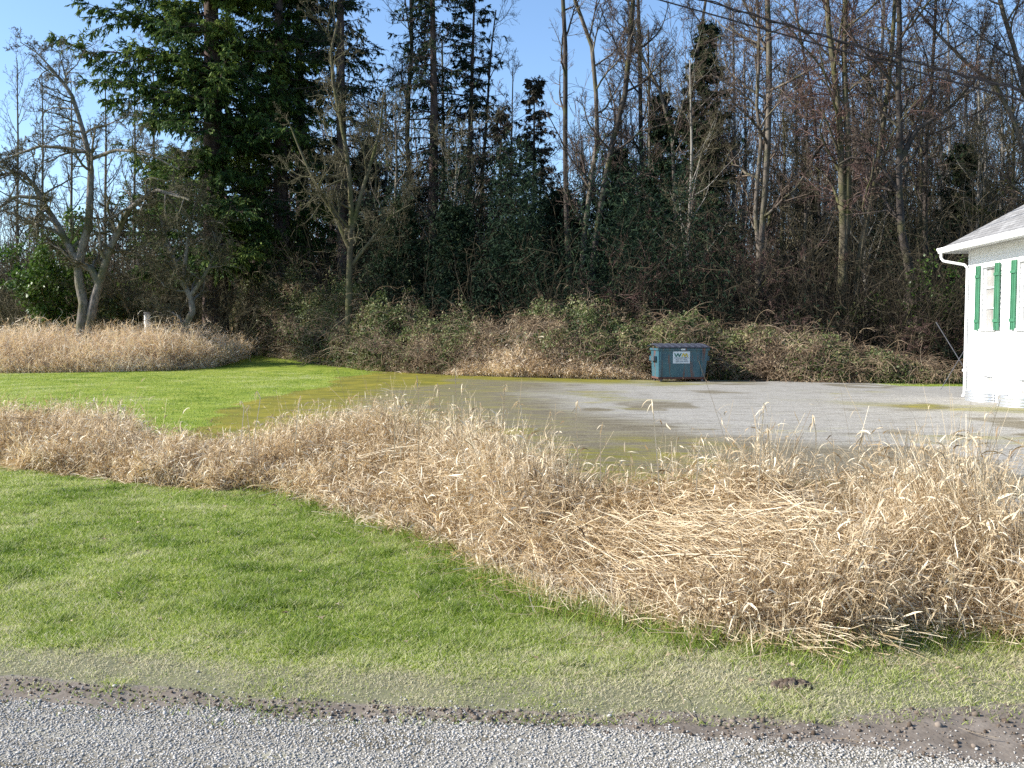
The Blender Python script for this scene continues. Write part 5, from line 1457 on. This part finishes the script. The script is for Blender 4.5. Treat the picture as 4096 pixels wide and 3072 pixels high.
for xx, yy in ((-.74, -.44), (.66, -.44), (-.74, .42), (.66, .42)):
    bm = bmesh.new()
    bx(bm, xx - .06, xx + .06, yy - .05, yy + .05, .082, .0985)
    bx(bm, xx - .045, xx - .035, yy - .04, yy + .04, .03, .081); bx(bm, xx + .035, xx + .045, yy - .04, yy + .04, .03, .081)
    cs = bobj('caster', bm, M['rust'], bin_)
    bm = bmesh.new(); cyl(bm, (xx - .03, yy, .058), (xx + .03, yy, .058), .058, n=20); bobj('wheel', bm, M['rubber'], cs, .004)
# sign on the front, tilted with the slanting face
def fy(z): return -.50 - (.06) * (z - .16) / .96
sz0, sz1 = .62, 1.02
sxa, sxb = -.36, .215
M['sign'] = flat_mat('sign_white', (.62, .68, .72), .4, vary=.05)
M['ink_green'] = flat_mat('ink_green', (.01, .13, .10), .5, vary=.05)
M['ink_gold'] = flat_mat('ink_gold', (.50, .40, .05), .5, vary=.05)
M['ink_grey'] = flat_mat('ink_grey', (.14, .18, .21), .5, vary=.05)
bm = bmesh.new()
e = .007
hull8(bm, [(sxa, fy(sz0) - e - .004, sz0), (sxb, fy(sz0) - e - .004, sz0), (sxb, fy(sz0) - e, sz0), (sxa, fy(sz0) - e, sz0),
           (sxa, fy(sz1) - e - .004, sz1), (sxb, fy(sz1) - e - .004, sz1), (sxb, fy(sz1) - e, sz1), (sxa, fy(sz1) - e, sz1)])
sg = bobj('sign', bm, M['sign'], bin_)
def on_sign(bm, poly, e2=.0135):
    vs = [bm.verts.new((sxa + x, fy(sz0 + z) - e2 - (0.0), sz0 + z)) for x, z in poly]
    bm.faces.new(vs)
def letter_strokes(bm, x, z, w, h, t, strokes):
    for (a, b) in strokes:
        p0 = Vector((x + a[0] * w, z + a[1] * h)); p1 = Vector((x + b[0] * w, z + b[1] * h))
        on_sign(bm, [(p0.x - t, p0.y), (p0.x + t, p0.y), (p1.x + t, p1.y), (p1.x - t, p1.y)], .0135 + .0006 * (len(bm.faces) % 3))
bm = bmesh.new()
letter_strokes(bm, .055, .215, .22, .125, .021, [((0, 1), (.25, 0)), ((.25, 0), (.5, 1)), ((.5, 1), (.75, 0)), ((.75, 0), (1, 1))])
lw = bobj('logo_w', bm, M['ink_green'], sg)
bm = bmesh.new()
letter_strokes(bm, .305, .215, .20, .125, .021, [((0, 0), (.25, 1)), ((.25, 1), (.5, 0)), ((.5, 0), (.75, 1)), ((.75, 1), (1, 0))])
lm_ = bobj('logo_m', bm, M['ink_gold'], sg)
def text(body, x, z, size, parent):
    cu = bpy.data.curves.new('lettering', 'FONT'); cu.body = body; cu.size = size; cu.align_x = 'CENTER'; cu.extrude = .0006
    cu.offset = .0012
    tmp = bpy.data.objects.new('lettering_curve', cu); COL.objects.link(tmp)
    bpy.context.view_layer.update()
    me = bpy.data.meshes.new_from_object(tmp)
    bpy.data.objects.remove(tmp)
    me.materials.clear(); me.materials.append(M['ink_grey'])
    o = bpy.data.objects.new('lettering', me); COL.objects.link(o); o.parent = parent
    o.location = (sxa + x, fy(sz0 + z) - .0135, sz0 + z)
    o.rotation_euler = (math.radians(90) + math.atan(.06 / .96), 0, 0)
    return o
text('WASTE MANAGEMENT', .29, .168, .048, sg)
text('360-757-4066', .29, .105, .072, sg)
text('1-800-592-9995', .29, .038, .072, sg)
bm = bmesh.new(); bx(bm, -.10, .05, -.606, -.6005, 1.06, 1.115); bobj('small_sticker', bm, M['sign'], bin_)

# white post by the small gnarled tree
pp = P(147.5, 331, 47); gz = float(H(pp[0], pp[1]))
root = empty('white_post', (pp[0], pp[1], gz)); tagp(root, 'short stout white post in the clearing left of the gnarled tree', 'post')
bm = bmesh.new(); cyl(bm, (0, 0, -.05), (0, 0, P(147, 313, 47)[2] - gz - .08), .16, .15, 18); bobj('shaft', bm, flat_mat('post_white', (.85, .84, .80), .7, vary=.1), root, smooth=False)
bm = bmesh.new(); cyl(bm, (0, 0, P(147, 313, 47)[2] - gz - .078), (0, 0, P(147, 312, 47)[2] - gz), .17, .16, 18); bobj('cap', bm, M['wood_grey'], root)
